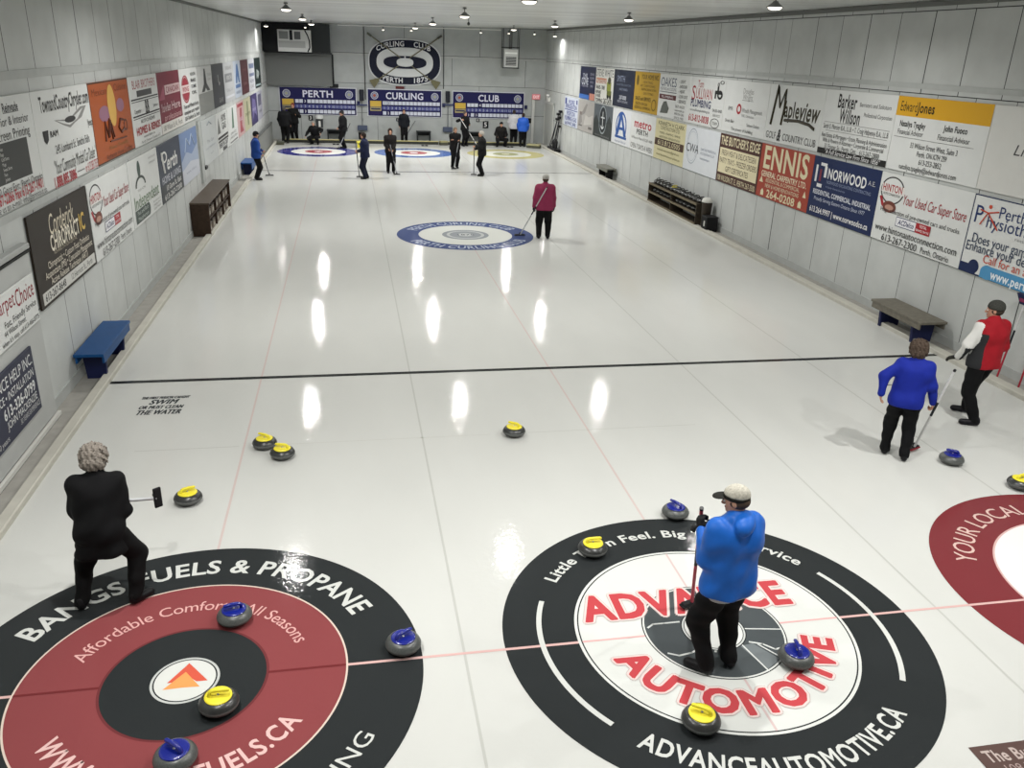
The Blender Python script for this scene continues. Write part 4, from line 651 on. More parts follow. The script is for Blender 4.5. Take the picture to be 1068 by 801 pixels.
# ------------------------------------------------------------------ far wall
NB = '#17174a'
def scoreboard(x0, word, label):
    r = empty('scoreboard', (x0, YB-.005, 1.24), 0, (label, 'scoreboard', 'club scoreboards on the far wall')); W, H = 3.74, 1.27
    fr = mat('#cdd0d6', .5)
    def put(b, name): b.v = [(p[0], -p[2]-.03, p[1]) for p in b.v]; return b.build(name, r)
    b = MB(); b.box((-.04, -.04, -.0), (W+.04, H+.04, -.025), fr); b.box((0, 0, .0), (W, H, .02), mat(NB, .5)); put(b, 'board')
    b = MB(); b.text(word, W/2, .98, .31, mat('#d8d8e6', .5), .023, w={'PERTH': 1.55, 'CURLING': 1.95, 'CLUB': 1.12}[word], bold=True); put(b, 'lettering')
    for cx in (.33, W-.33):
        b = MB(); b.disc(cx, .98, .0225, 0, .19, mat('#b9bcc8', .5), 28); b.disc(cx, .98, .0235, 0, .15, mat(NB, .5), 28); b.disc(cx, .98, .0245, .07, .13, mat('#8c8fa4', .5), 28); b.disc(cx, .98, .0255, 0, .07, mat('#a8553c' if cx < 1 and word != 'PERTH' else '#9c9f8c', .5), 20)
        put(b, 'crest')
    b = MB(); b.box((.1, .44, .021), (.66, .72, .026), mat('#c8a84a', .5)); b.box((.1, .23, .021), (.66, .42, .026), mat('#a89c70', .5)); b.box((.14, .29, .0265), (.62, .37, .028), mat('#3a3a50', .5)); b.box((.1, .06, .021), (.66, .2, .026), mat('#2b2250', .5)); put(b, 'team_panel')
    b = MB(); cell = mat('#ccd0dc', .5); mid = mat('#aab0c6', .5)
    for i in range(15):
        a = .74+i*.197
        if (word == 'PERTH' and i == 2) or (word == 'CLUB' and i == 3): pass
        else: b.box((a, .54, .021), (a+.172, .71, .025), cell)
        if not ((word == 'PERTH' and i == 2) or (word == 'CURLING' and i == 1) or (word == 'CLUB' and i in (0, 2))): b.box((a, .05, .021), (a+.172, .22, .025), cell)
        b.text(str(i+1), a+.086, .38, .12, mid, .0235, w=.1 if i < 9 else .15, bold=True)
    b.box((.7, .3, .0205), (W-.06, .46, .022), mat('#4b4f86', .5)); put(b, 'score_grid')
    b = MB()
    for i, row in {'PERTH': ((2, 1), (2, 0)), 'CURLING': ((0, 1), (1, 1), (1, 0)), 'CLUB': ((3, 1), (0, 0), (2, 0))}[word]:
        a = .74+i*.197; zz = .56 if row else .07; b.text(str(i+1), a+.086, zz+.065, .12, mat('#20224e' if word == 'CURLING' and row else '#d8d8e0', .5), .0262, bold=True)
    put(b, 'score_number')
    b = MB(); b.box((W+.05, .5, -.02), (W+.2, .68, .04), mat('#25284c', .5)); put(b, 'side_hook')
scoreboard(-6.28, 'PERTH', 'blue scoreboard reading PERTH, left of the three on far wall')
scoreboard(-1.93, 'CURLING', 'blue scoreboard reading CURLING under the oval club crest')
scoreboard(2.43, 'CLUB', 'blue scoreboard reading CLUB, right of the three on far wall')
# oval crest with crossed brooms
r = empty('club_crest', (-.03, YB-.01, 3.84), 0, ('large oval navy and white club crest with crossed brooms on far wall', 'crest'))
def oval(b, w, h, mt, z, dx=0, dz=0, p=2.5):
    v = []
    for j in range(72):
        t = 2*PI*j/72; c, s = math.cos(t), math.sin(t)
        v.append((dx+w*math.copysign(abs(c)**(2/p), c), -z, dz+h*math.copysign(abs(s)**(2/p), s)))
    n = len(v); b.add(v+[(q[0], -z+.02, q[2]) for q in v], [tuple(range(n))]+[(j, j+n, (j+1) % n+n, (j+1) % n) for j in range(n)], mt)
wc = mat('#cfd2d2', .5); nc = mat('#11162b', .5); tan = mat('#6e6b52', .7); cane = mat('#77745e', .6)
b = MB(); oval(b, 1.84, 1.11, wc, .03); oval(b, 1.78, 1.05, nc, .05); oval(b, 1.42, .7, wc, .07); b.build('shield', r)
b = MB(); oval(b, 1.08, .3, nc, .11); oval(b, .42, .2, wc, .13); b.box((-.03, -.135, .1), (.03, -.115, .33), wc); b.build('stone_emblem', r)
b = MB()
def arch(txt, sgn, mid, w):
    g = [glyph(c, True) for c in txt]; h = .23; W = sum(q[2] for q in g)*h; k = w/W; xx = mid-w/2
    for v, f, ad in g:
        cxx = xx+ad*h*k/2; zz = .87*(1-abs(cxx/1.7)**2.5)**(1/2.5) if abs(cxx) < 1.69 else .2; sl = -math.copysign(1, cxx)*(abs(cxx)/1.6)**2*.55
        R2 = [( (p[0]-ad/2)*h*k, (p[1]-.5)*h) for p in v]
        b.add([(cxx+p[0]-(p[1]*sl*0), -.056, sgn*zz+p[1]+sgn*p[0]*sl*.8) for p in R2], f, mat('#d6d8da', .5)); xx += ad*h*k
arch('CURLING', 1, -.72, 1.42); arch('CLUB', 1, .87, .86); arch('PERTH', -1, -.62, 1.04); arch('1875', -1, .78, .8); b.build('lettering', r)
for s in (-1, 1):
    b = MB(); b.tube([(s*-1.66, -.09, 1.17), (s*1.34, -.09, -.84)], .028, cane, 8)
    f = Vector((s*1.34, -.09, -.84)); d = Vector((s*.83, 0, -.56)).normalized(); n_ = Vector((-d.z, 0, d.x))
    pts = [f-n_*.07, f+n_*.07, f+d*.42+n_*.22, f+d*.42-n_*.22]
    b.add([tuple(p+Vector((0, -.03, 0))) for p in pts]+[tuple(p+Vector((0, .03, 0))) for p in pts], [(0, 1, 2, 3), (7, 6, 5, 4), (0, 4, 5, 1), (1, 5, 6, 2), (2, 6, 7, 3), (3, 7, 4, 0)], tan)
    b.tube([(s*-1.66, -.09, 1.17), (s*-1.86, -.09, 1.31)], .05, mat('#55574f', .6), 8); b.build('crossed_broom', r)

# scrapers, benches, plates, boxes at the far wall
hbl = mat('#3c4468', .5); hgr = mat('#4c5468', .5)
def scraper(x, label, ztop, bar):
    r = empty('ice_scraper', (x, YB-.1, .5), 0, (label, 'ice scraper', 'ice scrapers hung on the far wall'))
    b = MB(); b.box((-.25, -.05, 0), (.25, .02, .25), hgr, .01); b.build('blade', r)
    b = MB(); b.tube([(0, -.02, .25), (0, -.02, ztop-.5)], .018, mat('#5c5f62', .4), 8); b.box((-.27, -.04, bar-.5), (.27, .02, bar-.44), hbl); b.build('handle', r)
    b = MB(); b.box((-.11, -.06, ztop-.5), (.11, .09, ztop+.04), mat('#23262e', .5), .01); b.build('bracket', r)
scraper(-2.25, 'ice scraper hung between the PERTH and CURLING scoreboards', 1.95, 1.72); scraper(2.15, 'ice scraper hung between the CURLING and CLUB scoreboards', 1.98, 1.83)
for x0, x1, lb in ((-4.05, -3.35, 'dark bench against the far wall under the PERTH scoreboard'), (.5, 1.24, 'dark bench against the far wall under the CURLING scoreboard'), (3.1, 3.85, 'dark bench against the far wall beside the black number plate')):
    r = empty('bench', ((x0+x1)/2, 39.7, .01), 0, (lb, 'bench', 'benches at the far wall')); w = (x1-x0)/2
    b = MB(); b.box((-w, -.2, .48), (w, .2, .53), mat('#2d3032', .5)); b.build('seat', r)
    b = MB(); b.box((-w+.04, .12, .3), (w-.04, .15, .48), mat('#2d3032', .5)); b.build('back_rail', r)
    for s in (-1, 1):
        b = MB(); b.box((s*(w-.05)-.03, -.18, 0), (s*(w-.05)+.03, .18, .48), mat('#232628', .5)); b.build('leg', r)
def plate(x, z, w, h, col, label, txt=None, tc='#d8d8d8', name='number_plate', cat='number plate'):
    b = MB(); b.box((x-w/2, YB-.035, z-h/2), (x+w/2, YB-.008, z+h/2), mat(col, .5), .004)
    if txt: c = MB(); c.text(txt, 0, 0, h*.62, mat(tc, .5), 0, bold=True); b.add([(x+p[0], YB-.038, z+p[1]) for p in c.v], c.f, mat(tc, .5))
    return tag(b.build(name), label, cat)
plate(4.17, .9, .3, .36, '#14161a', 'black number plate with a white 5 under the CLUB scoreboard', '5')
plate(3.75, 1.12, .16, .18, '#1c1e22', 'small dark number plate at the left foot of the CLUB scoreboard', '6'); plate(-.44, 1.06, .16, .16, '#1c1e22', 'small dark number plate under the CURLING scoreboard', '1')
plate(-4.83, 1.06, .22, .24, '#26282b', 'small dark number plate under the PERTH scoreboard', '3')
plate(4.0, 1.12, .26, .12, '#b4b6b4', 'small pale card beside the number plates on the far wall', name='card', cat='card')
plate(6.55, 1.15, .3, .24, '#16181a', 'black box on the far wall right of the CLUB scoreboard', name='wall_box', cat='wall box')
plate(-.3, 2.625, .44, .13, '#5c2a2a', 'small red clock display above the CURLING scoreboard', name='digital_clock', cat='clock')
plate(-3.6, 2.62, .44, .2, '#232629', 'dark device box above the right end of the PERTH scoreboard', name='wall_box', cat='wall box')
r = empty('exit_sign', (6.83, YB-.06, 2.22), 0, ('pink-red lit exit sign at the far right corner', 'exit sign'))
b = MB(); b.box((-.21, -.04, 0), (.21, .05, .27), mat('#cf7f84', .5, emit=.35), .01); b.build('housing', r)
c = MB(); c.text('EXIT', 0, .135, .14, mat('#f0d4d4', .5, emit=.5), 0, w=.32, bold=True); b = MB(); b.add([(p[0], -.043, p[1]) for p in c.v], c.f, mat('#f0d4d4', .5, emit=.5)); b.build('lettering', r)
r = empty('emergency_light', (7.18, 38.7, 2.2), 0, ('white emergency light with two heads beside the exit sign', 'emergency light'))
b = MB(); b.box((-.02, -.18, 0), (.11, .18, .22), mat('#d4d4d0', .5), .02); b.build('housing', r)
for y in (-.1, .1): b = MB(); b.lathe([(0, -.05), (.06, -.05), (.07, .05), (0, .06)], mat('#e4e4e0', .4), n=14, c=(0, y, .3)); b.build('lamp_head', r)
# water jug dispenser on the wall behind the crouching player
r = empty('water_dispenser', (-4.4, 39.78, .62), 0, ('white-topped dispenser on the far wall behind the crouching player', 'dispenser'))
b = MB(); b.box((-.17, -.12, 0), (.17, .18, .42), mat('#3c4042', .5), .015); b.box((-.04, -.13, .03), (.06, -.118, .32), mat('#d8d8d4', .4)); b.build('casing', r)
b = MB(); b.lathe([(.2, .42), (.2, .5), (.17, .6), (0, .63)], mat('#c9cbc9', .4), n=20); b.build('jug', r)
def bin_(x, y, col, label, w=.24, h=.4):
    r = empty('waste_bin', (x, y, .012), 0, (label, 'bin')); b = MB(); b.lathe([(0, 0), (w*.42, 0), (w*.52, h), (w*.56, h+.01), (w*.5, h-.01), (w*.4, .03)], mat(col, .5), n=20); b.build('body', r); return r
bin_(-2.35, 39.6, '#141517', 'small black bin below the left ice scraper')
b = MB(); b.box((-2.58, 36.4, .0), (-2.1, 36.8, .24), mat('#c9bf3e', .5), .02); b.box((-2.5, 36.39, .16), (-2.17, 36.405, .21), mat('#6c661c', .5)); b.box((-2.61, 36.37, .24), (-2.07, 36.83, .28), mat('#d8ce55', .5), .01); tag(b.build('storage_tub'), 'bright yellow tub on the far ice between left and middle rings', 'tub')
# padded yellow-topped backboards
yb = mat('#b9b07c', .6); bb = mat('#33342f', .7)
for x0, x1, lb in ((-6.1, -1.0, 'long yellow-topped backboard at the far end of the left sheet'), (-.98, 1.5, 'yellow-topped backboard at the far end of the middle sheet'), (2.0, 6.0, 'yellow-topped backboard at the far end of the right sheet')):
    r = empty('backboard', ((x0+x1)/2, 38.35, .012), 0, (lb, 'backboard', 'backboards at the far end')); w = (x1-x0)/2
    b = MB(); b.box((-w, -.04, 0), (w, .04, .13), bb); b.build('face', r); b = MB(); b.box((-w, -.055, .131), (w, .055, .17), yb, .01); b.build('cap', r)
def pad(x, y, w, l, h, rz, c1, label):
    r = empty('foam_pad', (x, y, .012), rz, (label, 'foam pad')); b = MB(); b.box((-w, -l, 0), (w, l, h*.6), mat('#4c4c40', .7), .01); b.build('base', r); b = MB(); b.box((-w*.95, -l*.95, h*.6+.001), (w*.95, l*.95, h), mat(c1, .6), .01); b.build('cushion', r)
pad(6.3, 37.55, .35, .16, .18, -.5, '#a49f78', 'yellowish foam pad in the far right corner of the ice'); pad(-6.2, 37.3, .18, .16, .16, 0, '#55584f', 'grey pad in the far left corner of the ice')
pad(1.75, 38.25, .2, .14, .2, .3, '#98946c', 'yellowish foam pad between middle and right backboards')
# foot hacks on the far sheets
b0 = None
for x, lb in ((-SH, 'left'), (0, 'middle'), (SH, 'right')):
    if b0 is None:
        b = MB(); b.box((-.16, -.1, 0), (-.04, .1, .05), BLK, .01); b.box((.04, -.1, 0), (.16, .1, .05), BLK, .01); b.box((-.04, -.02, 0), (.04, .02, .02), BLK); b0 = b.build('foot_hack'); o = b0
    else: o = b0.copy(); COL.objects.link(o)
    o.location = (x+.75, 37.7, .003); tag(o, 'pair of black rubber foot hacks at the far end of the %s sheet' % lb, 'foot hack', 'foot hacks')
# low grey barrier by the far end of the left kerb
r = empty('barrier', (-6.62, 34.6, .012), 0, ('low grey board barrier along the far left edge', 'barrier'))
b = MB(); b.box((-.03, -3.4, 0), (.03, 3.4, .92), mat('#767874', .6, noise=.1, nscale=5)); b.build('board', r); b = MB(); b.box((-.05, -3.42, .92), (.05, 3.42, .97), mat('#4c4e4c', .5)); b.build('cap', r)
# clutter of poles and pushers in a rack by the far right wall
r = empty('pole_rack', (7.05, 36.3, .012), 0, ('black rack of poles and brooms standing by the far right wall', 'rack'))
b = MB(); b.box((-.16, -.8, 0), (.16, .8, .16), BLK, .02); b.build('base', r)
for (y0, y1, zt) in ((-.65, -.35, 1.2), (-.4, -.5, 1.9), (-.1, -.3, 1.6), (.3, -.1, 1.75), (.6, .1, 1.5)):
    b = MB(); b.tube([(-.08, y0, .16), (.14, y1, zt)], .022, mat('#2c2c2e', .5), 8); b.box((.05, y1-.12, zt-.05), (.2, y1+.12, zt+.06), BLK, .01); b.build('pole', r)
b = MB(); b.lathe([(0, .16), (.12, .16), (.15, .45), (.06, .6), (0, .62)], BLK, c=(0, -.2, 0), n=14); b.build('bucket', r)
b = MB(); b.box((-.02, -.16, 0), (.06, .16, .09), BLK, .01); o = b.build('wall_box'); o.location = (XL+.03, 18.95, 1.3); tag(o, 'small black box on the left wall at the sign corner by the pillar', 'wall box')
# conduits on the far wall
for x, z0, z1, lb in ((-2.05, 2.0, 5.5, 'thin dark conduit on far wall left of the oval crest'), (1.93, 2.62, 5.55, 'thin dark conduit on far wall right of the oval crest'), (-3.6, 2.75, 4.1, 'thin dark pipe rising from the device box on far wall')):
    b = MB(); b.tube([(x, YB-.04, z0), (x, YB-.04, z1)], .022, mat('#3c3e3d', .5), 8); tag(b.build('conduit'), lb, 'conduit')

# ------------------------------------------------------------------ people (smooth-blended distance fields turned into one skin per garment)
def V(*a): return np.array(a, float)
def nrm(v): return v/max(np.linalg.norm(v), 1e-9)
def rotm(z, x=0): 
    cz, sz, cx, sx = math.cos(z), math.sin(z), math.cos(x), math.sin(x)
    return np.array([[cz, -sz, 0], [sz, cz, 0], [0, 0, 1]]) @ np.array([[1, 0, 0], [0, cx, -sx], [0, sx, cx]])
def bb(p):
    if p[0] == 'c': r = max(p[3], p[4]); return np.minimum(p[1], p[2])-r, np.maximum(p[1], p[2])+r
    r = max(p[2]); return p[1]-r, p[1]+r
def dist(p, X, Y, Z):
    if p[0] == 'c':
        a, b, ra, rb = p[1:5]; d = b-a; L2 = max(d @ d, 1e-9)
        t = np.clip(((X-a[0])*d[0]+(Y-a[1])*d[1]+(Z-a[2])*d[2])/L2, 0, 1)
        return np.sqrt((X-a[0]-t*d[0])**2+(Y-a[1]-t*d[1])**2+(Z-a[2]-t*d[2])**2)-(ra+(rb-ra)*t)
    c, r, R = p[1:4]; dx, dy, dz = X-c[0], Y-c[1], Z-c[2]
    u = [(R[0, i]*dx+R[1, i]*dy+R[2, i]*dz) for i in range(3)]
    k0 = np.sqrt(sum((u[i]/r[i])**2 for i in range(3))); k1 = np.sqrt(sum((u[i]/r[i]**2)**2 for i in range(3)))+1e-6
    return k0*(k0-1)/k1
def skin(name, prims, mt, parent, h=.01, k=.03, sub=(), zmin=None, zmax=None, wr=0, wf=28, matfn=None, seed=0, cutfn=None):
    lo = np.min([bb(p)[0] for p in prims], 0)-2*h-.02; hi = np.max([bb(p)[1] for p in prims], 0)+2*h+.02
    n = np.ceil((hi-lo)/h).astype(int)+1
    ax = [lo[i]+h*np.arange(n[i]) for i in range(3)]
    F = np.full(n, 1.0, dtype=np.float32)
    def block(p, m):
        l, u = bb(p); i0 = np.maximum(((l-m-lo)/h).astype(int), 0); i1 = np.minimum(((u+m-lo)/h).astype(int)+2, n)
        return tuple(slice(i0[i], i1[i]) for i in range(3))
    for p in prims:
        kk = p[5] if p[0] == 'c' and len(p) > 5 else (p[4] if p[0] == 'e' and len(p) > 4 else k)
        s = block(p, kk+3*h+.02); X, Y, Z = np.meshgrid(ax[0][s[0]], ax[1][s[1]], ax[2][s[2]], indexing='ij', sparse=True)
        d = dist(p, X, Y, Z).astype(np.float32); a = F[s]
        q = np.clip(.5+.5*(a-d)/kk, 0, 1); F[s] = a*(1-q)+d*q-kk*q*(1-q)
    X, Y, Z = np.meshgrid(*ax, indexing='ij', sparse=True)
    if wr:
        rs = np.random.RandomState(seed); W = 0
        for _ in range(7):
            d = nrm(rs.randn(3)*V(1, 1, 1.2))*wf*rs.uniform(.5, 1.5); W = W+np.sin(X*d[0]+Y*d[1]+Z*d[2]+rs.uniform(0, 6))
        F = F+(wr*W/3).astype(np.float32)
    for p in sub:
        s = block(p, .05); Xs, Ys, Zs = np.meshgrid(ax[0][s[0]], ax[1][s[1]], ax[2][s[2]], indexing='ij', sparse=True)
        F[s] = np.maximum(F[s], -dist(p, Xs, Ys, Zs))
    if zmin is not None: F = np.maximum(F, zmin-Z)
    if zmax is not None: F = np.maximum(F, Z-zmax)
    if cutfn is not None: F = np.maximum(F, cutfn(X, Y, Z))
    F[0] = F[-1] = 1; F[:, 0] = F[:, -1] = 1; F[:, :, 0] = F[:, :, -1] = 1
    I = F < 0; c = I[:-1, :-1, :-1].astype(np.int8)
    cnt = sum(I[a:n[0]-1+a, b:n[1]-1+b, e:n[2]-1+e].astype(np.int8) for a in (0, 1) for b in (0, 1) for e in (0, 1))
    cells = np.argwhere((cnt > 0) & (cnt < 8))
    if not len(cells): return None
    P = np.zeros((len(cells), 3)); N = np.zeros(len(cells))
    cor = [(a, b, e) for a in (0, 1) for b in (0, 1) for e in (0, 1)]
    val = {q: F[cells[:, 0]+q[0], cells[:, 1]+q[1], cells[:, 2]+q[2]] for q in cor}
    for q in cor:
        for axi in range(3):
            if q[axi]: continue
            q2 = list(q); q2[axi] = 1; q2 = tuple(q2); f0, f1 = val[q], val[q2]; m = (f0 < 0) != (f1 < 0)
            t = np.where(m, f0/(f0-f1+1e-12), 0); pt = np.tile(np.array(q, float), (len(cells), 1)); pt[:, axi] = t
            P += pt*m[:, None]; N += m
    P = lo+h*(cells+P/N[:, None])
    idx = np.full(cnt.shape, -1, np.int32); idx[cells[:, 0], cells[:, 1], cells[:, 2]] = np.arange(len(cells))
    faces = []
    for axi in range(3):
        sl0 = [slice(1, -1)]*3; sl1 = [slice(1, -1)]*3; sl0[axi] = slice(0, -1); sl1[axi] = slice(1, None)
        A, B = I[tuple(sl0)], I[tuple(sl1)]; e = np.argwhere(A != B); 
        if not len(e): continue
        inside = A[e[:, 0], e[:, 1], e[:, 2]]; off = np.ones(3, int); off[axi] = 0; e = e+off
        u, w = (axi+1) % 3, (axi+2) % 3; du = np.zeros(3, int); du[u] = 1; dw = np.zeros(3, int); dw[w] = 1
        g = lambda q: idx[q[:, 0], q[:, 1], q[:, 2]]
        Q = np.stack([g(e-du-dw), g(e-dw), g(e), g(e-du)], 1)
        Q[~inside] = Q[~inside][:, ::-1]; faces.append(Q)
    Fc = np.concatenate(faces)
    # one light smoothing pass over the surface
    for _ in range(2):
        acc = np.zeros_like(P); ct = np.zeros(len(P))
        for a in range(4): np.add.at(acc, Fc[:, a], P[Fc[:, (a+1) % 4]]+P[Fc[:, (a+3) % 4]]); np.add.at(ct, Fc[:, a], 2)
        P = .55*P+.45*acc/ct[:, None]
    me = bpy.data.meshes.new(name); me.vertices.add(len(P)); me.vertices.foreach_set('co', P.ravel())
    me.loops.add(Fc.size); me.loops.foreach_set('vertex_index', Fc.ravel().astype(np.int32)); me.polygons.add(len(Fc))
    me.polygons.foreach_set('loop_start', np.arange(0, Fc.size, 4, dtype=np.int32)); me.polygons.foreach_set('loop_total', np.full(len(Fc), 4, np.int32))
    me.update(calc_edges=True); me.polygons.foreach_set('use_smooth', [True]*len(Fc))
    for m in (mt if isinstance(mt, (list, tuple)) else [mt]): me.materials.append(m)
    if matfn is not None: ctr = P[Fc].mean(1); me.polygons.foreach_set('material_index', matfn(ctr).astype(np.int32))
    o = bpy.data.objects.new(name, me); COL.objects.link(o); o.parent = parent
    return o
def ik(a, b, l1, l2, pole):
    d = b-a; D = min(np.linalg.norm(d), (l1+l2)*.999); u = nrm(d); x = (l1*l1-l2*l2+D*D)/(2*D); y = math.sqrt(max(l1*l1-x*x, 0))
    p = pole-(pole @ u)*u; return a+u*x+nrm(p)*y, a+u*D
def hand(w, d, n, side, curl, infl=0):
    """palm, four unequal bent fingers and a thumb from the side of the palm"""
    d = nrm(d); n = nrm(n-(n @ d)*d); s = np.cross(d, n)*side; out = []
    for q in (-.026, -.009, .009, .026): out.append(('c', w+d*.012+s*q*.6, w+d*.075+s*q, .016+infl, .013+infl, .012))
    for i, (q, L) in enumerate(((.031, .85), (.011, 1), (-.010, 1.08), (-.030, .98))):
        p = w+d*.085+s*q*-1; dr = d.copy(); r = .0092+infl
        for j, l in enumerate((.038, .026, .02)):
            t = curl*(.7+.25*j); dr2 = dr*math.cos(t)+n*math.sin(t); n2 = n*math.cos(t)-dr*math.sin(t)
            out.append(('c', p, p+dr2*l*L, r, r-.0008, .004)); p = p+dr2*l*L; dr = nrm(dr2)
            # keep bending in the same plane
            n = nrm(n2)
        n = nrm(np.cross(s, d)*side*1.0) if False else nrm(np.cross(s*side, d))
    b = w+d*.028+s*.03; e = b+nrm(d*.6+s*.75+n*.35)*.038; out += [('c', b, e, .0125+infl, .011+infl, .006), ('c', e, e+nrm(d*.8+s*.25+n*.7)*.03, .011+infl, .0095+infl, .005)]
    return out
SK = '#b98d76'
def person(label, loc, face, H=1.68, feetw=None, feet=((-.11, 0, 0), (.11, 0, 0)), ph=.9, pel=(0, 0), lean=(0, .02), nz=.54, twist=0, wl=None, wr=None, hl=(0, 0, -1), hr=(0, 0, -1), curl=(.5, .5), pal=None,
           head=(0, 0), ho=(0, .03), top='#1b1c20', pants='#08080a', shoes='#121212', hair=('short', '#4a4038'), glove=None, hem=-.12, bulk=1, h=.018, toppart=None, wrk=.004, hood=False, collar=True, skinc=SK, undershirt=None, elbow=(None, None), sleeve2=None, group='curlers on the ice', topr=.75):
    k = H/1.68; fa = math.radians(face); r = empty('person', (loc[0], loc[1], .004), -fa, (label, 'person', group)); r.scale = (k, k, k)
    ca, sa = math.cos(fa), math.sin(fa)
    def W(p): dx, dy = p[0]-loc[0], p[1]-loc[1]; return V((dx*ca-dy*sa)/k, (dx*sa+dy*ca)/k, (p[2]-.004)/k)
    if feetw: feet = [tuple(W((q[0], q[1], 0))[:2])+(q[2]-face,) for q in feetw]
    P = V(pel[0], pel[1], ph); N = P+V(lean[0], lean[1], nz); tw = rotm(math.radians(twist)); X = tw @ V(1, 0, 0); Yf = tw @ V(0, 1, 0); up = nrm(N-P)
    shw = .172*(.55+.45*bulk); shL, shR = N-X*shw-up*.075, N+X*shw-up*.075
    hc = N+V(ho[0], ho[1], .145); R = rotm(math.radians(head[0]), math.radians(head[1]))
    wl = W(wl) if wl else shL+V(-.07, .08, -.5); wr_ = W(wr) if wr else shR+V(.07, .08, -.5)
    eL, wl = ik(shL, wl, .28, .25, V(-.55, -.8, -.35) if elbow[0] is None else V(*elbow[0])); eR, wr_ = ik(shR, wr_, .28, .25, V(.55, -.8, -.35) if elbow[1] is None else V(*elbow[1]))
    hipL, hipR = P-V(.088, 0, .03), P+V(.088, 0, -.03); leg = []
    for hp, (fx, fy, ft) in ((hipL, feet[0]), (hipR, feet[1])):
        t = math.radians(ft); fd = V(math.sin(t), math.cos(t), 0); an = V(fx, fy, .085)-fd*.03
        kn, an = ik(hp, an, .425, .405, fd*.9+V(0, .3, .05)); leg.append((hp, kn, an, fd, V(fx, fy, 0)))
    def torso(i, fl=0):
        m = P*.45+N*.55; c = P*.3+N*.7; b = bulk
        return [('c', P-X*.075*b+V(0, 0, -.02), P+X*.075*b+V(0, 0, -.02), .108*b+i, .108*b+i, .06), ('c', P+up*.02, m, .125*b+i, .12*b+i, .06), ('c', c-X*.07*b-Yf*.005, c+X*.07*b-Yf*.005, .118*b+i, .118*b+i, .06),
                ('c', shL*.85+N*.15-up*.01, shR*.85+N*.15-up*.01, .066*b+i, .066*b+i, .05), ('c', c, N-up*.04, .1+i, .075+i, .06)]
    def headp(i=0):
        return [('e', hc+R @ V(0, -.008, .025), (.074+i, .094+i, .098+i), R, .02), ('e', hc+R @ V(0, .024, -.042), (.054+i, .06+i, .07+i), R, .03)]
    kf = .012; near = h < .015
    sk = torso(-.02)+headp()+[('c', N-up*.03, hc+R @ V(0, -.012, -.06), .056, .052, .03), ('c', hc+R @ V(0, .088, .012), hc+R @ V(0, .108, -.022), .009, .014, kf), ('c', hc+R @ V(-.014, .098, -.028), hc+R @ V(.014, .098, -.028), .008, .008, .008),
        ('e', hc+R @ V(-.076, -.005, -.005), (.01, .02, .031), R, .008), ('e', hc+R @ V(.076, -.005, -.005), (.01, .02, .031), R, .008), ('e', hc+R @ V(0, .072, -.083), (.025, .022, .02), R, .02), ('c', hc+R @ V(-.035, .082, .032), hc+R @ V(.035, .082, .032), .011, .011, .02)]
    for s_, e_, w_, hd_, sd, cu, pi_ in ((shL, eL, wl, hl, -1, curl[0], 0), (shR, eR, wr_, hr, 1, curl[1], 1)):
        sk += [('c', s_, e_, .048, .04, .03), ('c', e_, w_, .04, .027, .02)]
        pn = V(-sd, .2, 0) if pal is None or pal[pi_] is None else V(*pal[pi_]); sk += hand(w_, V(*hd_), pn, sd, cu)
    for (hp, kn, an, fd, ft) in leg: sk += [('c', hp, kn, .085, .056, .03), ('c', kn, an, .056, .038, .02), ('c', V(ft[0], ft[1], .045)-fd*.05, V(ft[0], ft[1], .035)+fd*.13, .036, .03, .02)]
    skm = mat(skinc, .5)
    eyes = [('e', hc+R @ V(sx, .098, .008), (.016, .012, .011), R) for sx in (-.032, .032)]
    skin('body', sk, skm, r, h*.65 if near else h, .02, sub=eyes if near else ())
    # face details
    if near:
        for sx in (-.032, .032): b = MB(); q = hc+R @ V(sx, .083, .008); b.lathe([(0, -.011), (.008, -.008), (.011, 0), (.008, .008), (0, .011)], mat('#d8d4cc', .2), c=tuple(q), n=12); b.build('eye', r)
        b = MB(); b.tube([tuple(hc+R @ V(-.022, .084, -.058)), tuple(hc+R @ V(0, .092, -.056)), tuple(hc+R @ V(.022, .084, -.058))], [.003, .006, .003], mat('#8c4c44', .5), 8); b.build('mouth', r)
    # jacket
    hz = P[2]+hem; tm = mat(top, topr, noise=.06, nscale=14)
    jk = torso(.022)+[('c', P+V(-.07*bulk, 0, hem+.02), P+V(.07*bulk, 0, hem+.02), .125*bulk, .125*bulk, .06)]
    cB = P*.3+N*.7
    for sx in (-1, 1): jk.append(('c', P+X*.062*sx*bulk+V(0, 0, hem+.03), cB+X*.07*sx*bulk, .13*bulk, .122*bulk+.01, .05))
    slv = []
    for s_, e_, w_ in ((shL, eL, wl), (shR, eR, wr_)): slv.append([('c', s_, e_, .07*bulk, .066*bulk, .05), ('c', e_, e_*.06+w_*.94, .066*bulk, .05, .03)])
    allp = jk+slv[0]+slv[1]
    if collar: allp += [('c', N-up*.04, N+up*.035+V(0, .0, 0), .082, .07, .02)]
    if hood: allp += [('e', N+V(0, -.1, .0), (.13, .075, .085), R, .02), ('c', N+V(-.07, -.02, .02), N+V(.07, -.02, .02), .05, .05, .03)]
    low = min(hz, wl[2]-.08, wr_[2]-.08)
    def hemcut(X_, Y_, Z_):   # the hem trims only the trunk, not the sleeves
        if low >= hz-.001: return hz-Z_
        d = np.full(np.broadcast_shapes(X_.shape, Y_.shape, Z_.shape), 1.0)
        for q in slv[0]+slv[1]: d = np.minimum(d, dist(q, X_, Y_, Z_))
        return np.minimum(hz-Z_, d-.004)
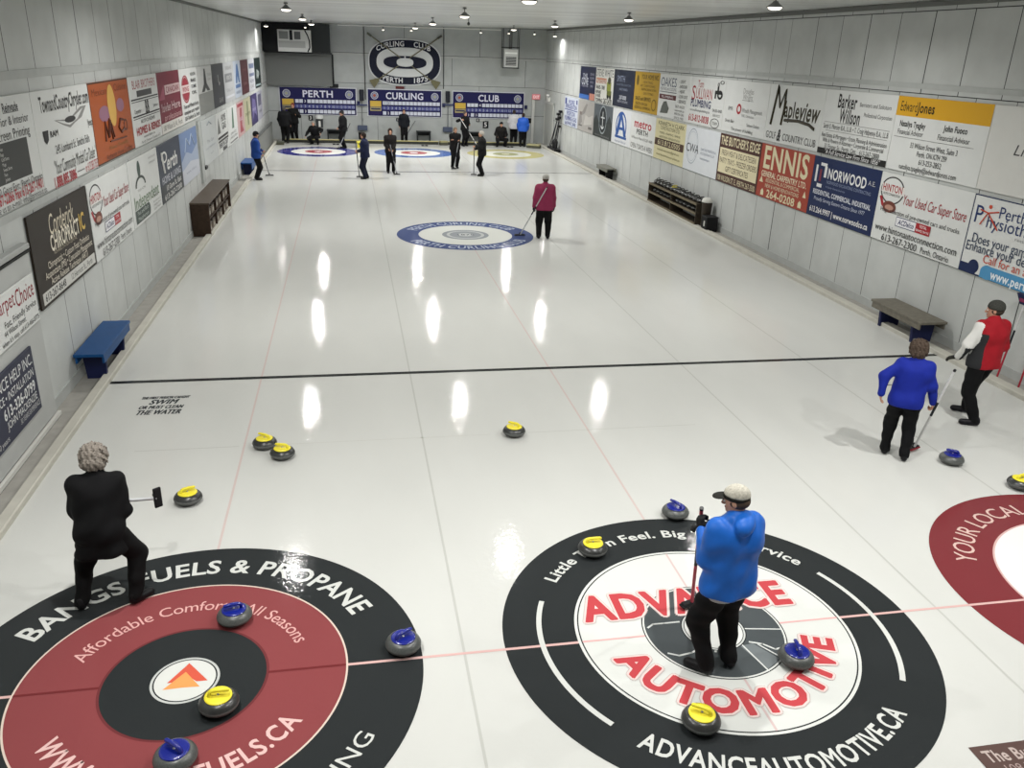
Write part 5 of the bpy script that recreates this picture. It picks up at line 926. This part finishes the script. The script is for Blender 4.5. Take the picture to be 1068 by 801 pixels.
    skin('jacket' if hem < -.05 else 'sweater', allp, [tm]+([mat(c, topr) for c in toppart[1]] if toppart else []), r, h, .03, wr=wrk, seed=int(abs(loc[0]*100)), cutfn=hemcut, matfn=(lambda c: toppart[0](c, P, N, shL, eL, wl)) if toppart else None)
    if undershirt: skin('shirt_hem', torso(.017)[:2]+[('c', P+V(-.07*bulk, 0, hem-.0), P+V(.07*bulk, 0, hem), .117*bulk, .117*bulk, .06)], mat(undershirt, .8), r, h, zmin=hz-.035, zmax=hz+.05)
    # trousers
    pm = mat(pants, .85); tr = [('c', P-V(.075*bulk, 0, .02), P+V(.075*bulk, 0, -.02), .112*bulk, .112*bulk, .05)]
    for (hp, kn, an, fd, ft) in leg: tr += [('c', hp, kn, .11*bulk, .084*bulk, .03), ('c', kn, an*.98+V(0, 0, -.01), .082*bulk, .066, .03)]
    skin('trousers', tr, pm, r, h, .03, zmax=P[2]+.05, zmin=.05, wr=wrk*.9, wf=34, seed=5)
    for (hp, kn, an, fd, ft) in leg:
        a_, b_ = V(ft[0], ft[1], .05)-fd*.055, V(ft[0], ft[1], .036)+fd*.125
        skin('shoe', [('c', a_, b_, .046, .042, .02), ('c', a_+V(0, 0, .03), a_+V(0, 0, .05)+fd*.01, .044, .046, .02)], mat(shoes, .5), r, min(h, .012), .02, zmin=0)
    if glove:
        for s_, e_, w_, hd_, sd, cu, pi_ in ((shL, eL, wl, hl, -1, curl[0], 0), (shR, eR, wr_, hr, 1, curl[1], 1)):
            pn = V(-sd, .2, 0) if pal is None or pal[pi_] is None else V(*pal[pi_])
            skin('glove', hand(w_, V(*hd_), pn, sd, cu, .0035)+[('c', w_-nrm(V(*hd_))*.03, w_, .036, .03, .01)], mat(glove, .7), r, min(h, .008 if near else .014), .01)
    # hair and headgear
    kind, hcx = hair[0], hair[1]; hm = mat(hcx, .8, noise=.25, nscale=60)
    facecut = [('e', hc+R @ V(0, .115, -.035), (.082, .085, .085), R)]
    if kind == 'short': skin('hair', [('e', hc+R @ V(0, -.016, .034), (.084, .1, .1), R), ('e', hc+R @ V(0, -.05, -.02), (.07, .06, .07), R, .03)], hm, r, min(h, .01), .03, sub=facecut, wr=.004, wf=90)
    if kind == 'curly': skin('hair', [('e', hc+R @ V(0, -.02, .035), (.124, .128, .12), R), ('e', hc+R @ V(0, -.05, -.045), (.112, .09, .085), R, .03)], hm, r, min(h, .008), .03, sub=facecut, wr=.013, wf=170)
    if kind == 'bob': skin('hair', [('e', hc+R @ V(0, -.018, .03), (.094, .105, .108), R), ('e', hc+R @ V(0, -.045, -.05), (.086, .075, .085), R, .03)], hm, r, min(h, .01), .03, sub=facecut, wr=.005, wf=70)
    if kind in ('toque', 'cap'):
        hh = mat(hair[2] if len(hair) > 2 else '#5a544c', .8); skin('hair', [('e', hc+R @ V(0, -.02, .0), (.08, .094, .075), R)], hh, r, min(h, .01), sub=facecut)
        if kind == 'toque': skin('knit_hat', [('e', hc+R @ V(0, -.014, .055), (.09, .106, .092), R), ('c', hc+R @ V(0, -.03, .03), hc+R @ V(0, -.01, .03), .088, .088, .03)], hm, r, min(h, .01), .02, cutfn=lambda X_, Y_, Z_: (hc[2]+.022+(.05*(Y_-hc[1])))-Z_)
        else:
            skin('cap', [('e', hc+R @ V(0, -.012, .05), (.088, .106, .088), R)], hm, r, min(h, .009), cutfn=lambda X_, Y_, Z_: (hc[2]+.045)-Z_)
            skin('cap_band', [('e', hc+R @ V(0, -.012, .045), (.0905, .1085, .085), R)], mat(hair[3] if len(hair) > 3 else hcx, .7), r, min(h, .009), cutfn=lambda X_, Y_, Z_: np.maximum((hc[2]+.015)-Z_, Z_-(hc[2]+.052)))
            skin('cap_peak', [('e', hc+R @ V(0, .115, .035), (.07, .075, .012), R)], mat(hair[3] if len(hair) > 3 else hcx, .6), r, min(h, .007), sub=[('e', hc+R @ V(0, -.012, .045), (.088, .104, .12), R)])
    return r

# --- the four large players and the one in mid ice
person('person with bushy grey hair in a long black coat, back turned, holding a broom level', (-5.12, 1.06), -6, 1.5, feetw=((-5.36, 1.06, -16), (-4.9, 1.08, 42)), ph=.84, lean=(.0, .2), nz=.47, ho=(.0, .06), head=(4, -34),
       wl=(-5.22, 1.4, .82), wr=(-5.06, 1.36, .85), hl=(1, .25, -.1), hr=(-.2, 1, -.3), curl=(1.1, 1.1), elbow=((-.35, -.5, -.8), (.3, -.5, -.9)), top='#060608', pants='#060607', shoes='#0e0e10', hair=('curly', '#7d766e'), hem=-.24, bulk=1.1, h=.0095, wrk=.009, glove='#141416', topr=.85)
broom('curling broom held level by the grey-haired player in black', (-5.3, 1.38, .83), (-4.7, 1.36, .86), ('#c2c4c6', '#c2c4c6'), hrot=(0, -PI/2, -.9), padw=.19)
person('person in a bright blue hooded jacket and pale peaked cap, standing on the middle rings', (-.17, -.44), -14, 1.6, feetw=((-.31, -.48, -46), (-.06, -.42, 4)), ph=.9, lean=(.0, .02), ho=(0, .035), head=(38, -12),
       wl=(-.36, -.24, 1.18), wr=(-.31, -.2, 1.1), hl=(.1, .3, .5), hr=(-.3, .3, .5), curl=(1.15, 1.15), pal=((1, .3, 0), (-1, .4, 0)), elbow=((-.2, -.5, -.9), (.8, -.3, -.6)), top='#1a5cb4', pants='#08090b', shoes='#131316', hair=('cap', '#b0aca0', '#4a3c32', '#15140f'), glove='#131315', hem=-.11, bulk=1.16, h=.0095, hood=True, undershirt='#a8a8a8', wrk=.010, topr=.45)
broom('curling broom with red and white shaft held upright by the player in bright blue', (-.33, -.14, 1.3), (-.07, .33, .03), ('#b04452', '#b04452'), hd=.3, padw=.24)
person('person with bushy brown hair in royal blue top, walking with a white broom', (3.66, 2.9), 33, 1.48, feetw=((3.6, 3.02, 25), (3.74, 2.8, 40)), ph=.9, lean=(.03, .08), ho=(0, .05), head=(0, -16),
       wl=(3.36, 2.98, .84), wr=(3.98, 2.8, .72), hl=(.05, .35, -1), hr=(.1, .35, -1), curl=(.4, 1.1), elbow=((-.8, -.4, -.2), (.8, -.6, -.2)), top='#14268c', pants='#08090b', shoes='#17171a', hair=('curly', '#4a3e35'), hem=-.1, bulk=1.1, h=.0105, wrk=.01)
broom('white-shafted curling broom with a red head carried by the player in royal blue', (3.98, 2.6, 1.26), (4.02, 3.02, .03), ('#d0d0d0', '#dcdcdc'), padc='#8c2c34', hd=.4, padw=.2)
def redm(c, P, N, shL, eL, wl):
    out = np.zeros(len(c))
    def dcap(a, b): d = b-a; t = np.clip(((c-a) @ d)/(d @ d), 0, 1); return np.linalg.norm(c-a-t[:, None]*d, axis=1), t
    d1, t1 = dcap(shL, eL); d2, t2 = dcap(eL, wl)
    arm = (np.minimum(d1, d2) < .092) & (c[:, 0] < -.13); axis = np.where((d1 < d2)[:, None], shL+t1[:, None]*(eL-shL), eL+t2[:, None]*(wl-eL))
    out[arm & (c[:, 2] > axis[:, 2]-.025)] = 1; out[arm & (c[:, 2] <= axis[:, 2]-.025)] = 2
    side = (~arm) & (c[:, 0] < -.15) & (c[:, 2] < N[2]-.14); out[side] = 2
    return out
person('person in red jacket with one white sleeve and dark hat, walking', (5.46, 3.84), -2, 1.68, feetw=((5.36, 3.66, -62), (5.56, 4.1, -50)), ph=.9, lean=(.0, .0), head=(46, -6),
       wl=(5.17, 3.98, .9), wr=(5.68, 4.0, .92), hl=(-.6, .7, -.3), hr=(.2, .5, -1), curl=(.35, .5), pal=((.4, 0, -1), None), elbow=((-.7, -.5, -.5), (.3, -.8, -.6)), top='#9c1824', pants='#08090b', shoes='#15151a', hair=('toque', '#3a3b37', '#3c342c'), glove='#1c1b14', hem=-.1, bulk=1.08, h=.0105, toppart=(redm, ('#d6d6d2', '#2b2c2e')), wrk=.006)
person('person in a pink jacket and pale knit hat, seen from behind in the middle distance', (2.0, 15.9), 10, 1.62, feet=((-.13, -.02, -8), (.13, 0, 10)), ph=.9, head=(0, 0), wl=(1.72, 15.95, .8), wr=(2.28, 15.98, .82), hl=(-.1, .2, -1), hr=(.05, .2, -1), curl=(1, .5),
       top='#8c3050', pants='#0a0a0b', shoes='#151518', hair=('toque', '#a8a6a0', '#4a3c34'), glove='#16161a', hem=-.12, bulk=1.2, h=.013)
broom('curling broom reaching left from the player in pink', (1.98, 15.66, 1.36), (1.42, 16.15, .03), ('#b9b9b9', '#b9b9b9'), hd=0, padw=.3)
# --- players at the far end
DKC = '#0d0e11'
def far(label, loc, face, **o): o.setdefault('h', .022); o.setdefault('group', 'curlers at the far end'); o.setdefault('top', DKC); o['bulk'] = o.get('bulk', 1)*1.08; return person(label, loc, face, **o)
far('person in a blue jacket and dark hat by the left wall, looking down', (-6.2, 25.9), 75, H=1.62, head=(0, -25), wl=(-5.98, 26.05, 1.0), wr=(-6.0, 25.85, .9), hl=(.2, .6, -.6), hr=(-.2, .6, -.6), curl=(1, 1), top='#1c3f86', hair=('toque', '#101012', '#2c2622'))
broom('curling broom of the player in blue by the left wall', (-6.0, 26.0, 1.05), (-5.86, 26.75, .03), ('#6a6c70', '#6a6c70'), hd=.2, padw=.3)
far('person in dark navy facing left, holding a broom upright beyond the middle', (-2.4, 26.35), -70, H=1.62, wl=(-2.66, 26.35, 1.0), wr=(-2.62, 26.5, .95), hl=(0, .8, -.2), hr=(0, .8, -.2), curl=(1, 1), top='#141c38', pants='#14182a', hair=('short', '#2a211c'), bulk=1.0)
broom('curling broom upright beside the player in dark navy', (-2.72, 26.4, 1.3), (-2.62, 26.6, .03), ('#3a3c42', '#3a3c42'), hd=0, padw=.24)
far('person in dark brown clothes facing the camera, broom held low at the right', (-1.4, 27.95), 176, H=1.64, wl=(-1.33, 27.72, .9), wr=(-1.47, 27.72, .95), hl=(0, .6, -.6), hr=(0, .6, -.6), curl=(1, 1), top='#130f0f', hair=('bob', '#2b1f1a'), bulk=.98)
broom('curling broom slanting down in front of the player in dark brown', (-1.42, 27.7, 1.1), (-1.2, 27.35, .03), ('#7c7e82', '#7c7e82'), hd=0, padw=.26)
far('person in black with arms folded high, facing the camera, near the far centre', (1.28, 29.5), 168, H=1.6, wl=(1.2, 29.25, 1.15), wr=(1.36, 29.26, 1.12), hl=(.7, .3, .3), hr=(-.7, .3, .3), curl=(1, 1), top='#0e0c0e', hair=('short', '#7a6a58'), bulk=1.08)
broom('curling broom held down in front of the player with folded arms', (1.4, 29.3, 1.05), (1.2, 29.1, .03), ('#8c8e92', '#8c8e92'), hd=.4, padw=.24)
far('person in black with short grey hair, standing side-on at the far black line', (2.08, 27.35), -75, H=1.66, head=(20, 0), wl=(1.82, 27.3, 1.12), wr=(1.82, 27.45, 1.0), hl=(0, .7, -.1), hr=(0, .7, -.1), curl=(1, 1), top='#0b0b0c', hair=('short', '#a8a49c'), bulk=1.05)
broom('curling broom upright in front of the grey-haired player at the far black line', (1.78, 27.4, 1.35), (1.78, 27.45, .03), ('#3c3e42', '#3c3e42'), hd=0, padw=.24)
far('person in a black coat standing under the left end of the PERTH scoreboard', (-6.0, 38.0), 10, H=1.7, top='#0b0c0f', hair=('short', '#54504c'), bulk=1.18)
far('person in dark clothes with reddish face half hidden behind another at far left', (-5.62, 39.1), 190, H=1.78, top='#0d0d0e', hair=('short', '#7a3c2c'), bulk=1.0, wl=(-5.5, 38.85, 1.35))
far('person crouching low at the far end of the left sheet, one arm stretched out', (-4.55, 37.75), 200, H=1.6, ph=.42, feet=((-.16, .12, -20), (.16, .1, 20)), lean=(0, .2), nz=.46, wl=(-4.3, 37.5, .55), wr=(-5.02, 37.55, .4), hl=(0, .4, -1), hr=(0, .2, -1), top='#0c0d0f', hair=('short', '#8c8880'), bulk=1.1)
far('person in black with a flat cap facing left beside the far left rings', (-3.2, 36.15), -110, H=1.68, wl=(-3.42, 35.95, .95), wr=(-3.4, 36.15, .95), hl=(0, .5, -.6), hr=(0, .5, -.6), curl=(1, 1), top='#0c0d0f', hair=('cap', '#1c1c1e', '#4a443c', '#1c1c1e'), bulk=1.1, head=(0, -8))
broom('curling broom leaning against the shoulder of the player in flat cap', (-2.88, 36.0, 1.15), (-3.45, 35.85, .03), ('#9c9ea2', '#4a4c50'), hd=.3, padw=.24)
far('person in a dark suit jacket standing straight on the far walkway, facing the camera', (-.18, 39.0), 180, H=1.62, top='#10131a', hair=('short', '#4a3c34'), bulk=.96)
far('person in black holding a long white pole by the far right bench', (2.78, 37.9), 150, H=1.66, wl=(3.0, 37.68, 1.05), wr=(2.6, 37.66, 1.3), hl=(.3, .7, 0), hr=(0, .7, 0), curl=(1, 1), top='#0c0c0e', hair=('short', '#544c46'))
broom('long white pole broom held slanting by the player near the far right bench', (2.5, 37.6, 1.4), (3.35, 37.4, .12), ('#cfcfcf', '#cfcfcf'), hd=.5, padw=.24)
far('person in a black hooded coat crouching at the far end of the right sheet', (4.65, 38.0), 178, H=1.64, ph=.44, feet=((-.2, .14, -24), (.2, .14, 24)), lean=(0, .08), nz=.52, wl=(4.85, 37.7, .5), wr=(4.45, 37.7, .5), hl=(0, .4, -1), hr=(0, .4, -1), top='#0e0c0d', hair=('toque', '#1b191b', '#1b191b'), bulk=1.22, hood=True)
far('person in a white jacket, partly hidden behind a blue jacket at far right', (5.5, 39.0), 20, H=1.7, top='#c4c4c8', hair=('short', '#3a302a'), bulk=1.05)
far('person in a bright blue jacket seen from behind at the far right', (5.8, 38.05), 15, H=1.62, top='#2758b8', hair=('short', '#3a2e28'), bulk=1.15, topr=.5)

broom('dark curling broom leaning on the far wall beside the middle bench', (.45, 39.93, 1.0), (-.25, 39.35, .03), ('#55585a', '#55585a'), hd=0, padw=.24)

# ------------------------------------------------------------------ world and view
w = bpy.data.worlds.new('world'); S.world = w; w.use_nodes = True
w.node_tree.nodes['Background'].inputs[0].default_value = (.5, .52, .5, 1); w.node_tree.nodes['Background'].inputs[1].default_value = .05
S.view_settings.view_transform = 'Standard'; S.view_settings.look = 'None'; S.view_settings.exposure = -.6; S.view_settings.gamma = 1; S.view_settings.use_curve_mapping = False
S.cycles.max_bounces = 8; S.cycles.diffuse_bounces = 4; S.cycles.glossy_bounces = 3
S.cycles.use_denoising = True
